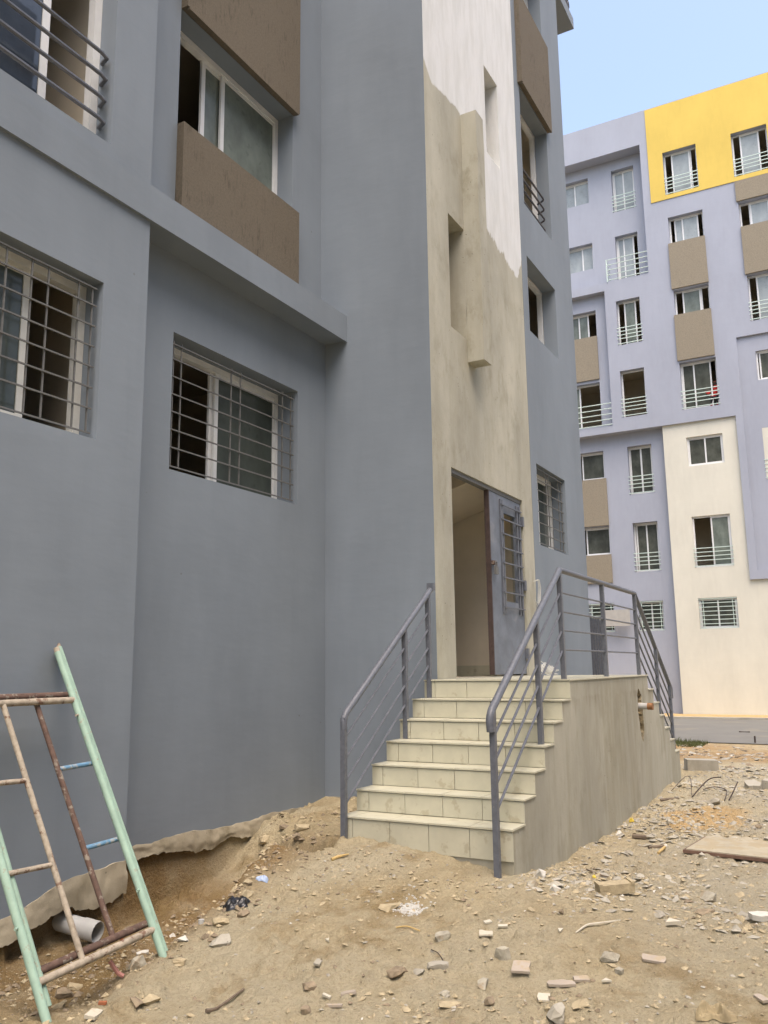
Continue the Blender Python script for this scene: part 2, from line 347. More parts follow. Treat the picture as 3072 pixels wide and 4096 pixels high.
def ground_mat():
    m, nt, b = mat_base('sandy_building_site_soil'); n = N(nt)
    x, y, z = n.sep()
    big = n.noise(n.pos(), .9, 5, .6); mid = n.noise(n.pos(), 4.2, 5, .65); fine = n.noise(n.pos(), 38, 5, .7); grain = n.noise(n.pos(), 190, 3, .7)
    sand = n.mix(n.ramp(mid, [(.32, 0), (.68, 1)]), (.372, .300, .178), (.505, .428, .275))
    sand = n.mix(n.math('MULTIPLY', n.ramp(big, [(.44, 0), (.60, 1)]), .8), sand, (.468, .415, .292))
    # damp ochre subsoil in the hollow and in a few patches of the yard
    wall = n.math('MULTIPLY', n.ramp(n.math('DIVIDE', n.math('SUBTRACT', y, 3.2), 1.2), [(.10, 0), (.42, 1)]), n.ramp(n.math('DIVIDE', x, 10), [(.24, 0), (.34, 1), (.53, 1), (.60, 0)]))
    wall = n.math('MULTIPLY', wall, n.ramp(n.noise(n.pos(), 2.6, 5, .6), [(.26, .25), (.52, 1)]))
    ochre = n.mix(n.ramp(fine, [(.35, 0), (.65, 1)]), (.170, .100, .038), (.300, .195, .083))
    col = n.mix(n.math('MULTIPLY', wall, .92), sand, ochre)
    patch = n.math('MULTIPLY', n.ramp(n.noise(n.mapping((1, 1, 1), (3.1, 1.7, 0)), 1.5, 5, .7), [(.53, 0), (.66, 1)]), .75)
    patch = n.math('MULTIPLY', patch, n.ramp(n.math('DIVIDE', x, 10), [(.62, 1), (.75, .15)]))
    col = n.mix(patch, col, (0.260, 0.181, 0.078))
    # pale grey mortar waste to the right of the steps
    gm = n.math('MULTIPLY', n.ramp(n.math('DIVIDE', x, 20), [(.22, 0), (.30, 1), (.66, 1), (.74, 0)]), n.ramp(n.math('MULTIPLY_ADD', y, .25, .25), [(.62, 1), (.80, 0)]))
    gm = n.math('MULTIPLY', gm, n.ramp(n.noise(n.pos(), .8, 5, .6), [(.34, 0), (.60, 1)]))
    col = n.mix(n.math('MULTIPLY', gm, .8), col, n.mix(n.ramp(fine, [(.3, 0), (.7, 1)]), (.372, .332, .240), (.495, .450, .345)))
    # orange laterite sand
    def spot(cx, cy, rx, ry):
        dx = n.math('DIVIDE', n.math('SUBTRACT', x, cx), rx); dy = n.math('DIVIDE', n.math('SUBTRACT', y, cy), ry)
        d = n.math('SQRT', n.math('ADD', n.math('MULTIPLY', dx, dx), n.math('MULTIPLY', dy, dy)))
        d = n.math('ADD', d, n.math('MULTIPLY', n.math('SUBTRACT', n.noise(n.pos(), 3.0, 4), .5), .7))
        return n.ramp(d, [(.75, 1), (1.0, 0)])
    lat = n.mix(n.ramp(fine, [(.3, 0), (.7, 1)]), (0.490, 0.299, 0.110), (0.588, 0.393, 0.166))
    col = n.mix(n.math('MULTIPLY', spot(8.95, 1.45, .75, .42), .7), col, lat)
    band = n.math('MULTIPLY', n.ramp(n.math('DIVIDE', x, 40), [(.345, 0), (.38, 1), (.52, 1), (.56, 0)]), n.ramp(n.noise(n.pos(), .55, 4, .65), [(.30, 0), (.50, 1)]))
    col = n.mix(n.math('MULTIPLY', band, .8), col, n.mix(n.ramp(mid, [(.3, 0), (.7, 1)]), (0.294, 0.170, 0.076), (0.441, 0.290, 0.123)))
    far = n.ramp(n.math('DIVIDE', x, 40), [(.76, 0), (.775, 1)])
    col = n.mix(far, col, (0.548, 0.382, 0.181))
    col = n.mix(n.math('MULTIPLY', n.ramp(fine, [(.45, 0), (.72, 1)]), .50), col, n.mix(.5, col, (0.137, 0.103, 0.048)))
    col = n.mix(n.math('MULTIPLY', n.ramp(grain, [(.52, 0), (.7, 1)]), .42), col, (0.548, 0.517, 0.361))
    g2 = n.noise(n.pos(), 85, 4, .7)
    col = n.mix(n.math('MULTIPLY', n.ramp(g2, [(.30, 1), (.46, 0)]), .55), col, n.mix(.6, col, (.08, .06, .035)))
    h = n.math('ADD', n.math('MULTIPLY', mid, .9), n.math('ADD', n.math('MULTIPLY', fine, .6), n.math('ADD', n.math('MULTIPLY', g2, .28), n.math('MULTIPLY', grain, .12))))
    setp(nt, b, col, .97, n.bump(h, 1.0, .045), .1)
    return m
M['ground'] = ground_mat()

# ------------------------------------------------------------------ geometry helpers
class G:
    def __init__(s, mp=None): s.v = []; s.f = []; s.mp = mp or (lambda u, v, w: (u, v, w))
    def quad(s, a, b, c, d):
        i = len(s.v); s.v += [s.mp(*p) for p in (a, b, c, d)]; s.f.append((i, i + 1, i + 2, i + 3))
    def poly(s, pts):
        i = len(s.v); s.v += [s.mp(*p) for p in pts]; s.f.append(tuple(range(i, i + len(pts))))
    def box(s, a0, a1, b0, b1, c0, c1):
        i = len(s.v)
        for c in (c0, c1):
            for p in ((a0, b0), (a1, b0), (a1, b1), (a0, b1)): s.v.append(s.mp(p[0], p[1], c))
        s.f += [tuple(i + k for k in q) for q in ((0, 3, 2, 1), (4, 5, 6, 7), (0, 1, 5, 4), (1, 2, 6, 5), (2, 3, 7, 6), (3, 0, 4, 7))]
        return s
    def tube(s, pts, r, n=8, cap=True, flat=None):
        pts = [Vector(p) for p in pts]; rings = []; prev = None
        for k, p in enumerate(pts):
            t = (pts[min(k + 1, len(pts) - 1)] - pts[max(k - 1, 0)]).normalized()
            if prev is None:
                a = t.cross(Vector((0, 0, 1)) if abs(t.z) < .95 else Vector((0, 1, 0))).normalized()
            else:
                a = (prev - t * prev.dot(t)).normalized()
            prev = a; bb = t.cross(a)
            rr = r[k] if isinstance(r, (list, tuple)) else r
            base = len(s.v)
            for j in range(n):
                an = 2 * math.pi * (j + .5) / n
                q = p + (a * math.cos(an) * (flat or 1.0) + bb * math.sin(an)) * rr
                s.v.append(s.mp(*q))
            rings.append(base)
        for a0, b0 in zip(rings, rings[1:]):
            for j in range(n):
                k = (j + 1) % n; s.f.append((a0 + j, a0 + k, b0 + k, b0 + j))
        if cap:
            s.f.append(tuple(rings[0] + j for j in range(n))[::-1]); s.f.append(tuple(rings[-1] + j for j in range(n)))
        return s
    def mesh(s, name, mat, smooth=False):
        me = bpy.data.meshes.new(name); me.from_pydata(s.v, [], s.f); me.validate()
        bm = bmesh.new(); bm.from_mesh(me)
        if smooth != 'keep': bmesh.ops.remove_doubles(bm, verts=bm.verts, dist=2e-5); bmesh.ops.recalc_face_normals(bm, faces=bm.faces)
        bm.to_mesh(me); bm.free()
        me.materials.append(M[mat] if isinstance(mat, str) else mat)
        if smooth is True:
            me.polygons.foreach_set('use_smooth', [True] * len(me.polygons))
            try: me.set_sharp_from_angle(angle=math.radians(40))
            except Exception: pass
        me.update(); return me

def link(name, me, parent=None):
    o = bpy.data.objects.new(name, me); COL.objects.link(o)
    if parent is not None:
        o.parent = parent
        o.matrix_parent_inverse = Matrix.Translation(-parent.location) if parent.type == 'EMPTY' else Matrix.Identity(4)
    return o
def part(name, g, mat, parent, smooth=False, label=None):
    o = link(name, g.mesh(name, mat, smooth), parent)
    if label: o['label'] = label
    return o
def thing(name, label, cat, loc=(0, 0, 0), group=None):
    o = bpy.data.objects.new(name, None); COL.objects.link(o); o.location = loc; o.empty_display_size = .2
    return tag(o, label, cat, group)
def tag(o, label, cat, group=None, kind=None):
    if label: o['label'] = label
    if cat: o['category'] = cat
    if group: o['group'] = group
    if kind: o['kind'] = kind
    return o
def on_y(Y): return lambda u, v, w: (u, Y + w, v)      # facade along X, w goes into the building
def on_x(X): return lambda u, v, w: (X + w, u, v)      # facade along Y, w goes into the building

def wall(g, u0, u1, v0, v1, holes=()):
    """face u0..u1 x v0..v1 at w=0 with rectangular openings (u0,u1,v0,v1,depth)"""
    us = sorted({u0, u1, *[h[0] for h in holes if u0 < h[0] < u1], *[h[1] for h in holes if u0 < h[1] < u1]})
    vs = sorted({v0, v1, *[h[2] for h in holes if v0 < h[2] < v1], *[h[3] for h in holes if v0 < h[3] < v1]})
    for a, b in zip(us, us[1:]):
        for c, d in zip(vs, vs[1:]):
            mu, mv = (a + b) / 2, (c + d) / 2
            if any(h[0] < mu < h[1] and h[2] < mv < h[3] for h in holes): continue
            g.quad((a, c, 0), (b, c, 0), (b, d, 0), (a, d, 0))
    for a, b, c, d, dep, *sd in holes:
        sd = sd[0] if sd else 'lrbt'
        a, b, c, d = max(a, u0), min(b, u1), max(c, v0), min(d, v1)
        if 'l' in sd: g.quad((a, c, 0), (a, d, 0), (a, d, dep), (a, c, dep))
        if 'r' in sd: g.quad((b, c, 0), (b, d, 0), (b, d, dep), (b, c, dep))
        if 'b' in sd: g.quad((a, c, 0), (b, c, 0), (b, c, dep), (a, c, dep))
        if 't' in sd: g.quad((a, d, 0), (b, d, 0), (b, d, dep), (a, d, dep))
    return g

def room(parent, mp, u0, u1, v0, v1, w0, depth, grow=(.7, .7, .75, .3), mat='room'):
    """closed room behind an opening u0..u1 x v0..v1"""
    a, b, c, d = u0 - grow[0], u1 + grow[1], v0 - grow[2], v1 + grow[3]; e = w0 + depth
    g = G(mp)
    g.quad((a, c, e), (b, c, e), (b, d, e), (a, d, e)); g.quad((a, c, w0), (a, d, w0), (a, d, e), (a, c, e)); g.quad((b, c, w0), (b, d, w0), (b, d, e), (b, c, e))
    g.quad((a, c, w0), (b, c, w0), (b, c, e), (a, c, e)); g.quad((a, d, w0), (b, d, w0), (b, d, e), (a, d, e))
    g.quad((a, c, w0), (u0, c, w0), (u0, d, w0), (a, d, w0)); g.quad((u1, c, w0), (b, c, w0), (b, d, w0), (u1, d, w0))
    g.quad((u0, c, w0), (u1, c, w0), (u1, v0, w0), (u0, v0, w0)); g.quad((u0, v1, w0), (u1, v1, w0), (u1, d, w0), (u0, d, w0))
    return part('room_interior', g, mat, parent)

def window(parent, mp, u0, u1, v0, v1, w, sashes, fr=.045, fmat='frame', rails=2):
    """outer frame; sashes = [(ua, ub, track, glass or None)]"""
    g = G(mp); d = .07
    g.box(u0, u1, v0, v0 + fr, w, w + d); g.box(u0, u1, v1 - fr, v1, w, w + d)
    g.box(u0, u0 + fr, v0 + fr, v1 - fr, w + .001, w + d - .001); g.box(u1 - fr, u1, v0 + fr, v1 - fr, w + .001, w + d - .001)
    win = part('window', g, fmat, parent)
    for ua, ub, tr, gl in sashes:
        s = fr * .95; a, b, c, e = ua, ub, v0 + fr * .7, v1 - fr * .7
        q = w + .012 + .03 * tr
        h = G(mp); h.box(a, b, c, c + s, q, q + .026); h.box(a, b, e - s, e, q, q + .026)
        h.box(a, a + s, c + s, e - s, q + .001, q + .025); h.box(b - s, b, c + s, e - s, q + .001, q + .025)
        so = part('sash', h, fmat, win)
        p = G(mp); p.box(a + s - .004, b - s + .004, c + s - .004, e - s + .004, q + .010, q + .015)
        part('pane', p, gl, win)
    return win

def grille(parent, mp, us, vs, u0, u1, v0, v1, w, r=.0052, mat='steel_light', name='window_grille'):
    g = G(mp); g.box(u0, u1, v0 - r, v0 + r, w - r, w + r)
    top = part(name, g, mat, parent)
    for v in vs:
        h = G(mp); h.box(u0, u1, v - r, v + r, w - r * .99, w + r * .99); part('bar', h, mat, top)
    for u in us:
        h = G(mp); h.box(u - r, u + r, v0 + r, v1, w + r, w + 3 * r); part('bar', h, mat, top)
    return top
# ------------------------------------------------------------------ ground sheet and road
def axis(*segs):
    out = []
    for a, b, st in segs: out += list(np.arange(a, b - 1e-6, st))
    return np.array(out + [segs[-1][1]])
gx = axis((-400, -60, 85), (-60, -4, 7), (-4, 2, .5), (2, 2.6, .05), (2.6, 7, .016), (7, 10, .03), (10, 14, .06), (14, 22, .16), (22, 36, .5), (36, 60, 4), (60, 600, 90))
gy = axis((-400, -60, 85), (-60, -4, 4), (-4, -.4, .3), (-.4, .4, .04), (.4, 4.9, .016), (4.9, 6, .1), (6, 14, .5), (14, 60, 6), (60, 500, 90))
XX, YY = np.meshgrid(gx, gy, indexing='ij'); ZZ = ground_h(XX, YY)
nx, ny = len(gx), len(gy)
gv = np.stack([XX, YY, ZZ], -1).reshape(-1, 3)
idx = np.arange(nx * ny).reshape(nx, ny)
gf = np.stack([idx[:-1, :-1], idx[1:, :-1], idx[1:, 1:], idx[:-1, 1:]], -1).reshape(-1, 4)
me = bpy.data.meshes.new('ground'); me.vertices.add(len(gv)); me.vertices.foreach_set('co', gv.ravel())
me.loops.add(gf.size); me.loops.foreach_set('vertex_index', gf.ravel().astype(np.int32))
me.polygons.add(len(gf)); me.polygons.foreach_set('loop_start', np.arange(0, gf.size, 4, dtype=np.int32)); me.polygons.foreach_set('loop_total', np.full(len(gf), 4, dtype=np.int32))
me.polygons.foreach_set('use_smooth', np.ones(len(gf), dtype=bool))
me.update(calc_edges=True); me.validate(); me.materials.append(M['ground'])
ground = link('ground', me); tag(ground, None, None, kind='structure')

g = G(); ys = np.linspace(-60, 60, 121)
for a, b in zip(ys, ys[1:]):
    xa0, xb0 = 21.8 + .25 * vnoise(a * .5, 3, 1), 21.8 + .25 * vnoise(b * .5, 3, 1)
    g.quad((xa0, a, -.600), (30.9, a, -.600), (30.9, b, -.600), (xb0, b, -.600))
road = part('road', g, 'asphalt', None); tag(road, None, None, kind='structure')
g = G(); g.box(30.9, 31.15, -60, 60, -.8, -.535)
kerb = part('kerb', g, 'concrete', None); tag(kerb, None, None, kind='structure')
# ------------------------------------------------------------------ the near apartment building
NB = thing('apartment_building', 'near grey blue apartment block with bare cement entrance bay and brown window panels', 'building', (7.3, 5.0, -.1))
TOP = 25.0
YP, YR, YU, YS, XC, XE = 4.40, 4.642, 4.696, 3.423, 7.256, 12.5
FL = 3.06

# projecting left bay
lw = (2.22, 4.0, 2.75, 3.885); uw = (2.2, 4.0, 4.955, 7.02)
g = wall(G(on_y(YP)), -14, 4.42, -.20, 4.57, [(*lw, .17)])
g.quad((4.42, -.20, 0), (4.42, 4.57, 0), (4.42, 4.57, .3), (4.42, -.20, .3))
part('bay_wall', g, 'grey', NB)
g = wall(G(on_y(YP)), -14, 4.41, 4.82, TOP, [(*uw, .16), (uw[0], uw[1], uw[2] + FL, uw[3] + FL, .16)])
g.quad((4.41, 4.82, 0), (4.41, TOP, 0), (4.41, TOP, .3), (4.41, 4.82, .3))
part('bay_wall', g, 'grey', NB)
# recessed wall with the grilled window, wall above it
rw = (4.97, 6.75, 2.77, 3.915); bw = (4.99, 6.704, 5.80, 6.95)
part('recessed_wall', wall(G(on_y(YR)), 4.42, XC, -.085, 4.57, [(*rw, .24)]), 'grey', NB)
part('upper_wall', wall(G(on_y(YU)), 4.41, XC, 4.82, TOP, [(*bw, .19), (bw[0], bw[1], bw[2] + FL, bw[3] + FL, .19)]), 'grey', NB)
# ledge with drip edge
g = G(); g.box(-14, XC, 4.372, 4.405, 4.550, 4.832); g.box(-14, XC, 4.405, 4.75, 4.566, 4.830)
part('ledge', g, 'grey', NB)
# return wall of the stair bay
g = G(); n = 40
g.quad((XC, YS, -.35), (XC, 4.75, -.35), (XC, 4.75, TOP), (XC, YS, TOP)); part('return_wall', g, 'grey', NB)
# cement stair bay with slots and door opening
door_o = (7.69, 9.78, 1.10, 3.185)
slot1 = (7.785, 8.213, 4.715, 6.007); slot2 = (9.02, 9.476, 7.43, 8.63)
XM = 10.15
g = wall(G(on_y(YS)), XC + .0005, XM, -.4, TOP, [(*door_o, .16), (*slot1, .30), (*slot2, .30), (7.785, 8.213, 10.3, 11.6, .3)])
part('stair_bay_wall', g, 'tower_cement', NB, label='bare cement entrance bay, roughly primed white higher up')
for s in (slot1, slot2, (7.785, 8.213, 10.3, 11.6)):
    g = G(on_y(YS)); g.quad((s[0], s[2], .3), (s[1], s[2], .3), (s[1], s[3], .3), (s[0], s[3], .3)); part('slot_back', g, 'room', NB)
# projecting concrete fin beside the slot
g = G()
zs = np.linspace(4.455, 7.435, 30)
for a, b in zip(zs, zs[1:]):
    ja, jb = [.006 * float(vnoise(q * 3, 2.0, 4)) for q in (a, b)]
    for (p0, p1) in (((8.2135, YS), (8.2135, 3.233)), ((8.2135, 3.233), (8.43, 3.233)), ((8.43, 3.233), (8.43, YS))):
        g.quad((p0[0], p0[1] + ja, a), (p1[0], p1[1] + ja, a), (p1[0], p1[1] + jb, b), (p0[0], p0[1] + jb, b))
g.quad((8.2135, YS, 4.455), (8.43, YS, 4.455), (8.43, 3.233, 4.455), (8.2135, 3.233, 4.455)); g.quad((8.2135, YS, 7.435), (8.43, YS, 7.435), (8.43, 3.233, 7.435), (8.2135, 3.233, 7.435))
part('concrete_fin', g, 'cement', NB)
# grey wall right of the entrance bay
w1 = (10.37, 11.60, 2.715, 3.775); w2 = (10.365, 11.605, 5.58, 6.65); w3 = (10.365, 11.575, 7.415, 9.19); w4 = (10.365, 11.575, 10.68, 11.9)
g = wall(G(on_y(YS - .004)), XM, XE, -.4, TOP, [(*w1, .2), (*w2, .2), (*w3, .19), (*w4, .19)])
g.quad((XM, -.4, 0), (XM, TOP, 0), (XM, TOP, .02), (XM, -.4, .02))
part('side_wall', g, 'grey', NB)
g = G(); g.quad((XE, YS - .004, -.6), (XE, 20, -.6), (XE, 20, TOP), (XE, YS - .004, TOP)); part('end_wall', g, 'grey', NB)
g = G(); g.box(-14, XE, 4.3, 20, TOP, TOP + .3); g.box(XC, XE, YS, 4.3, TOP, TOP + .3); part('roof_slab', g, 'grey', NB)
# brown scraped panels
def panel(x0, x1, yf, yb, z0, z1):
    g = G(); g.box(x0, x1, yf, yb, z0, z1); g.box(x0 + .02, x1 - .02, yf - .004, yf + .03, z0 - .022, z0 + .002)
    part('brown_panel', g, 'brown', NB)
panel(4.99, 6.724, 4.62, 4.70, 4.86, 5.82); panel(4.99, 6.724, 4.62, 4.70, 6.95, 5.82 + FL)
panel(10.30, 11.64, 3.348, 3.43, 9.22, 10.67); panel(10.30, 11.64, 3.348, 3.43, 11.92, 13.5)
# foot of the wall: unpainted render broken off unevenly over the dug-out soil
def foot(y, x0, x1, top, bot, thick=.05, seed=1):
    rg = np.random.RandomState(seed); xs = np.arange(x0, x1 + .001, .0125); g = G()
    def jag(step, amp):      # angular break line
        k = [x0 - .05]
        while k[-1] < x1 + .1: k.append(k[-1] + rg.uniform(.35, 1.6) * step)
        return np.interp(xs, k, rg.uniform(-1, 1, len(k)) * amp)
    zt = np.interp(xs, *zip(*top)) + .012 * vnoise(xs * 13, 0, seed) + jag(.09, .008) + .02 * vnoise(xs * 2.7, 0, seed + 2)
    zb = np.interp(xs, *zip(*bot)) + jag(.16, .032) + jag(.045, .012) + .003 * rg.randn(len(xs))
    zb = np.minimum(zb, zt - .02); nr = 9; P = []
    for r in range(nr):
        t = r / (nr - 1); z = zt + (zb - zt) * t
        out = .006 + .026 * t ** .7 * (1 + 1.1 * vnoise(xs * 5, t * 2.0, seed + 4)) + .010 * vnoise(xs * 16, t * 5 + 3, seed + 6) + .005 * vnoise(xs * 45, t * 12, seed + 7)
        P.append([(x_, y - max(o_, .003), z_) for x_, o_, z_ in zip(xs, out, z)])
    P.insert(0, [(x_, y + .01, z_ + .002) for x_, z_ in zip(xs, zt)])
    P.append([(x_, y + .004 + .012 * float(n_), z_ + .012) for x_, z_, n_ in zip(xs, zb, vnoise(xs * 20, 3, seed))]); P.append([(x_, y + thick + .06, z_ + .03) for x_, z_ in zip(xs, zb)])
    for r0, r1_ in zip(P, P[1:]):
        for i in range(len(xs) - 1): g.quad(r0[i], r0[i + 1], r1_[i + 1], r1_[i])
    part('foot_render', g, 'foot_cement', NB, smooth=True)
foot(YP, 1.6, 4.43, [(1.6, -.25), (3.2, -.21), (3.62, -.145), (3.9, -.06), (4.14, -.035), (4.43, -.04)], [(1.6, -.4), (3.4, -.33), (3.65, -.24), (3.92, -.235), (4.15, -.29), (4.43, -.22)], seed=3)
foot(YR, 4.42, 7.25, [(4.42, -.005), (5.4, -.03), (6.0, -.04), (6.75, -.04), (7.25, -.015)], [(4.42, -.10), (4.8, -.105), (5.4, -.16), (5.9, -.14), (6.3, -.16), (7.25, -.16)], seed=8)
g = G(); ysr = np.arange(3.42, 4.66, .03)
for a, b in zip(ysr, ysr[1:]):
    za, zb = [.005 + .03 * float(vnoise(q * 6, 0, 17)) - .03 * (4.66 - q) for q in (a, b)]
    g.quad((XC - .012, a, -.3), (XC - .012, b, -.3), (XC - .010, b, zb), (XC - .010, a, za)); g.quad((XC - .010, a, za), (XC - .010, b, zb), (XC + .01, b, zb + .004), (XC + .01, a, za + .004))
part('foot_render', g, 'foot_cement', NB)

# rooms behind the openings
mpP, mpR, mpU, mpS = on_y(YP), on_y(YR), on_y(YU), on_y(YS)
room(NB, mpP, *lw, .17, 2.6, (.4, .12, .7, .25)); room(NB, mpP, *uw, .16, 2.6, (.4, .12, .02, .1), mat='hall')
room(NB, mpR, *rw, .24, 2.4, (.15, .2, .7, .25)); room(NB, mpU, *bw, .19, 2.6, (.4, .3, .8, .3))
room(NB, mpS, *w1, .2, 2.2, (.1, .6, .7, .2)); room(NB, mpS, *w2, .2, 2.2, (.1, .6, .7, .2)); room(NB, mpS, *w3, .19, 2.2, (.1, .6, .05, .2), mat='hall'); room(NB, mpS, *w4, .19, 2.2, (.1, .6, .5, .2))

# windows
GZ = [2.806, 2.962, 3.110, 3.259, 3.406, 3.554, 3.703, 3.83]
window(NB, mpR, *rw, .24, [(5.80, 6.73, 0, 'glass_green'), (5.76, 6.66, 1, 'glass_green')], .05)
grille(NB, mpR, [5.02, 5.115, 5.765, 5.895, 6.545, 6.685], GZ[1:], 4.98, 6.72, 2.806, 3.86, .03)
window(NB, mpP, *lw, .17, [(2.24, 3.20, 0, 'glass_green'), (2.50, 3.57, 1, 'glass_green')], .055, 'frame_cream')
grille(NB, mpP, [2.30, 2.72, 2.86, 3.25, 3.44, 3.57, 3.82, 3.94], GZ[1:], 2.24, 3.97, 2.79, 3.84, .03)
window(NB, mpU, *bw, .19, [(5.54, 6.42, 1, 'glass_mist'), (5.79, 6.69, 0, 'glass_mist')], .055)
window(NB, mpP, *uw, .16, [(2.24, 3.10, 0, 'glass_blue'), (2.55, 3.58, 1, 'glass_blue')], .065)
# bent window bars of the upper left window, each its own bar under the guard
rail0 = None
for z in (5.12, 5.295, 5.47, 5.645):
    g = G().tube([(2.24, 4.52, z), (2.26, 4.44, z), (2.34, 4.425, z), (3.90, 4.425, z), (3.96, 4.44, z), (3.985, 4.52, z)], .016, 8)
    if rail0 is None: rail0 = part('window_guard', g, 'steel', NB, True)
    else: part('bar', g, 'steel', rail0, True)
window(NB, mpS, *w1, .2, [(10.40, 11.05, 0, 'glass_green'), (10.9, 11.55, 1, 'glass_green')], .045)
grille(NB, mpS, [10.42, 10.87, 10.955, 11.40, 11.53], [2.74 + .142 * k for k in range(1, 8)], 10.38, 11.58, 2.755, 3.75, .03)
window(NB, mpS, *w2, .2, [(10.40, 10.80, 1, 'glass_green'), (10.39, 11.0, 0, 'glass_mist')], .045)
window(NB, mpS, *w3, .19, [(10.39, 10.62, 0, 'glass_mist')], .045)
window(NB, mpS, *w4, .19, [(10.40, 11.1, 0, 'glass_mist'), (10.9, 11.54, 1, 'glass_mist')], .045)
rail0 = None
for z in (7.50, 7.676, 7.84, 8.0):
    g = G().tube([(10.375, 3.46, z), (11.36, 3.455, z), (11.41, 3.47, z), (11.43, 3.57, z - .03)], .014, 8)
    if rail0 is None: rail0 = part('window_guard', g, 'dark_steel', NB, True)
    else: part('bar', g, 'dark_steel', rail0, True)
# end balcony high up
g = G(); g.box(XE + .001, 13.65, 3.43, 6.5, 12.49, 12.70); bal = part('balcony', g, 'grey', NB)
g = G()
for k in range(9):
    a = [(13.2, 3.47, 12.72 + .1 * math.sin(t) + .12, ) if False else (12.62 + .11 * k + .04 * math.cos(t) * (1 - t / 9), 3.47, 12.86 + .12 * math.sin(t) * (1 - t / 9)) for t in np.linspace(0, 7, 14)]
    g.tube(a, .012, 5)
    g.tube([(13.6, 3.5 + .3 * k, 12.7), (13.6, 3.5 + .3 * k, 13.6)], .012, 5)
g.tube([(12.55, 3.47, 13.6), (13.6, 3.47, 13.6), (13.6, 6.4, 13.6)], .02, 6); g.tube([(12.55, 3.47, 12.73), (13.6, 3.47, 12.73), (13.6, 6.4, 12.73)], .014, 6)
part('balcony_railing', g, 'dark_steel', bal)

# stair hall behind the door
g = G()
x0, x1, y0, y1, z0, z1 = 7.45, 10.0, YS + .16, 6.6, 1.09, 4.25
g.quad((x1, y0, z0), (x1, y1, z0), (x1, y1, z1), (x1, y0, z1)); g.quad((x0, y0, z0), (x0, y1, z0), (x0, y1, z1), (x0, y0, z1)); g.quad((x0, y1, z0), (x1, y1, z0), (x1, y1, z1), (x0, y1, z1))
g.quad((x0, y0, z1), (x1, y0, z1), (x1, y1, z1), (x0, y1, z1)); g.quad((x0, y0, z0), (x1, y0, z0), (x1, y1, z0), (x0, y1, z0))
d = door_o
g.quad((x0, y0, z0), (d[0], y0, z0), (d[0], y0, z1), (x0, y0, z1)); g.quad((d[1], y0, z0), (x1, y0, z0), (x1, y0, z1), (d[1], y0, z1)); g.quad((d[0], y0, d[3]), (d[1], y0, d[3]), (d[1], y0, z1), (d[0], y0, z1)); g.quad((d[0], y0, z0), (d[1], y0, z0), (d[1], y0, d[2]), (d[0], y0, d[2]))
hall = part('stair_hall', g, 'hall', NB)
g = G(); g.poly([(8.75, 3.62, 3.28), (8.75, 6.5, 2.35), (8.75, 6.5, 2.55), (8.75, 3.62, 3.48)]); g.poly([(9.99, 3.62, 3.28), (9.99, 6.5, 2.35), (9.99, 6.5, 2.55), (9.99, 3.62, 3.48)])
g.quad((8.75, 3.62, 3.28), (9.99, 3.62, 3.28), (9.99, 6.5, 2.35), (8.75, 6.5, 2.35)); g.quad((8.75, 3.62, 3.48), (9.99, 3.62, 3.48), (9.99, 6.5, 2.55), (8.75, 6.5, 2.55)); g.quad((8.75, 3.62, 3.28), (9.99, 3.62, 3.28), (9.99, 3.62, 3.48), (8.75, 3.62, 3.48))
part('stair_flight_soffit', g, 'hall', hall)
for k in range(8):
    g = G(); g.box(9.986, 9.999, 3.60 + .302 * k, 3.60 + .302 * (k + 1) - .004, 1.095, 1.22); part('skirting_tile', g, 'tile', hall)
# entrance door: lining, fixed leaf with barred light
g = G(on_y(YS)); g.box(7.692, 9.778, 3.14, 3.184, .02, .09); g.box(7.692, 7.722, 1.10, 3.14, .10, .15)
lin = part('door_lining', g, 'steel_light', NB)
g = G(on_y(YS)); L0, L1, B0, T0 = 8.72, 9.776, 1.118, 3.138; a0, a1, c0, c1 = 9.15, 9.58, 1.93, 2.95
for q in ((L0 + .03, a0, B0, T0), (a1, L1, B0, T0), (a0, a1, B0, c0), (a0, a1, c1, T0)): g.box(*q, .028, .062)
door = part('door', g, 'door', NB, label='grey blue metal door leaf with barred light')
g = G(on_y(YS)); g.box(L0 + .008, L0 + .0295, B0, T0, .02, .075); part('door_edge', g, 'door_edge', door)
for v in np.linspace(1.86, 3.03, 8):
    g = G(on_y(YS)); g.box(9.075, 9.735, v - .007, v + .007, -.004, .010); part('bar', g, 'steel', door)
for u in (9.085, 9.135, 9.612, 9.70):
    g = G(on_y(YS)); g.box(u - .018, u + .018, 1.79, 3.09, .010, .027); part('upright', g, 'steel', door)
g = G(on_y(YS)); g.box(8.765, 8.835, 2.20, 2.285, -.03, -.002); pad = part('padlock', g, 'steel_light', door)
g = G().tube([(8.78, YS - .016, 2.28), (8.78, YS - .016, 2.33), (8.80, YS - .016, 2.345), (8.82, YS - .016, 2.33), (8.82, YS - .016, 2.28)], .007, 6); part('shackle', g, 'steel_light', door)
g = G(on_y(YS)); g.box(8.76, 8.84, 2.31, 2.35, -.006, .028); part('hasp', g, 'rust', door)
for v in (1.35, 2.15, 2.92):
    g = G(on_y(YS)); g.box(9.745, 9.79, v - .06, v + .06, -.012, .026); part('hinge', g, 'steel', door)
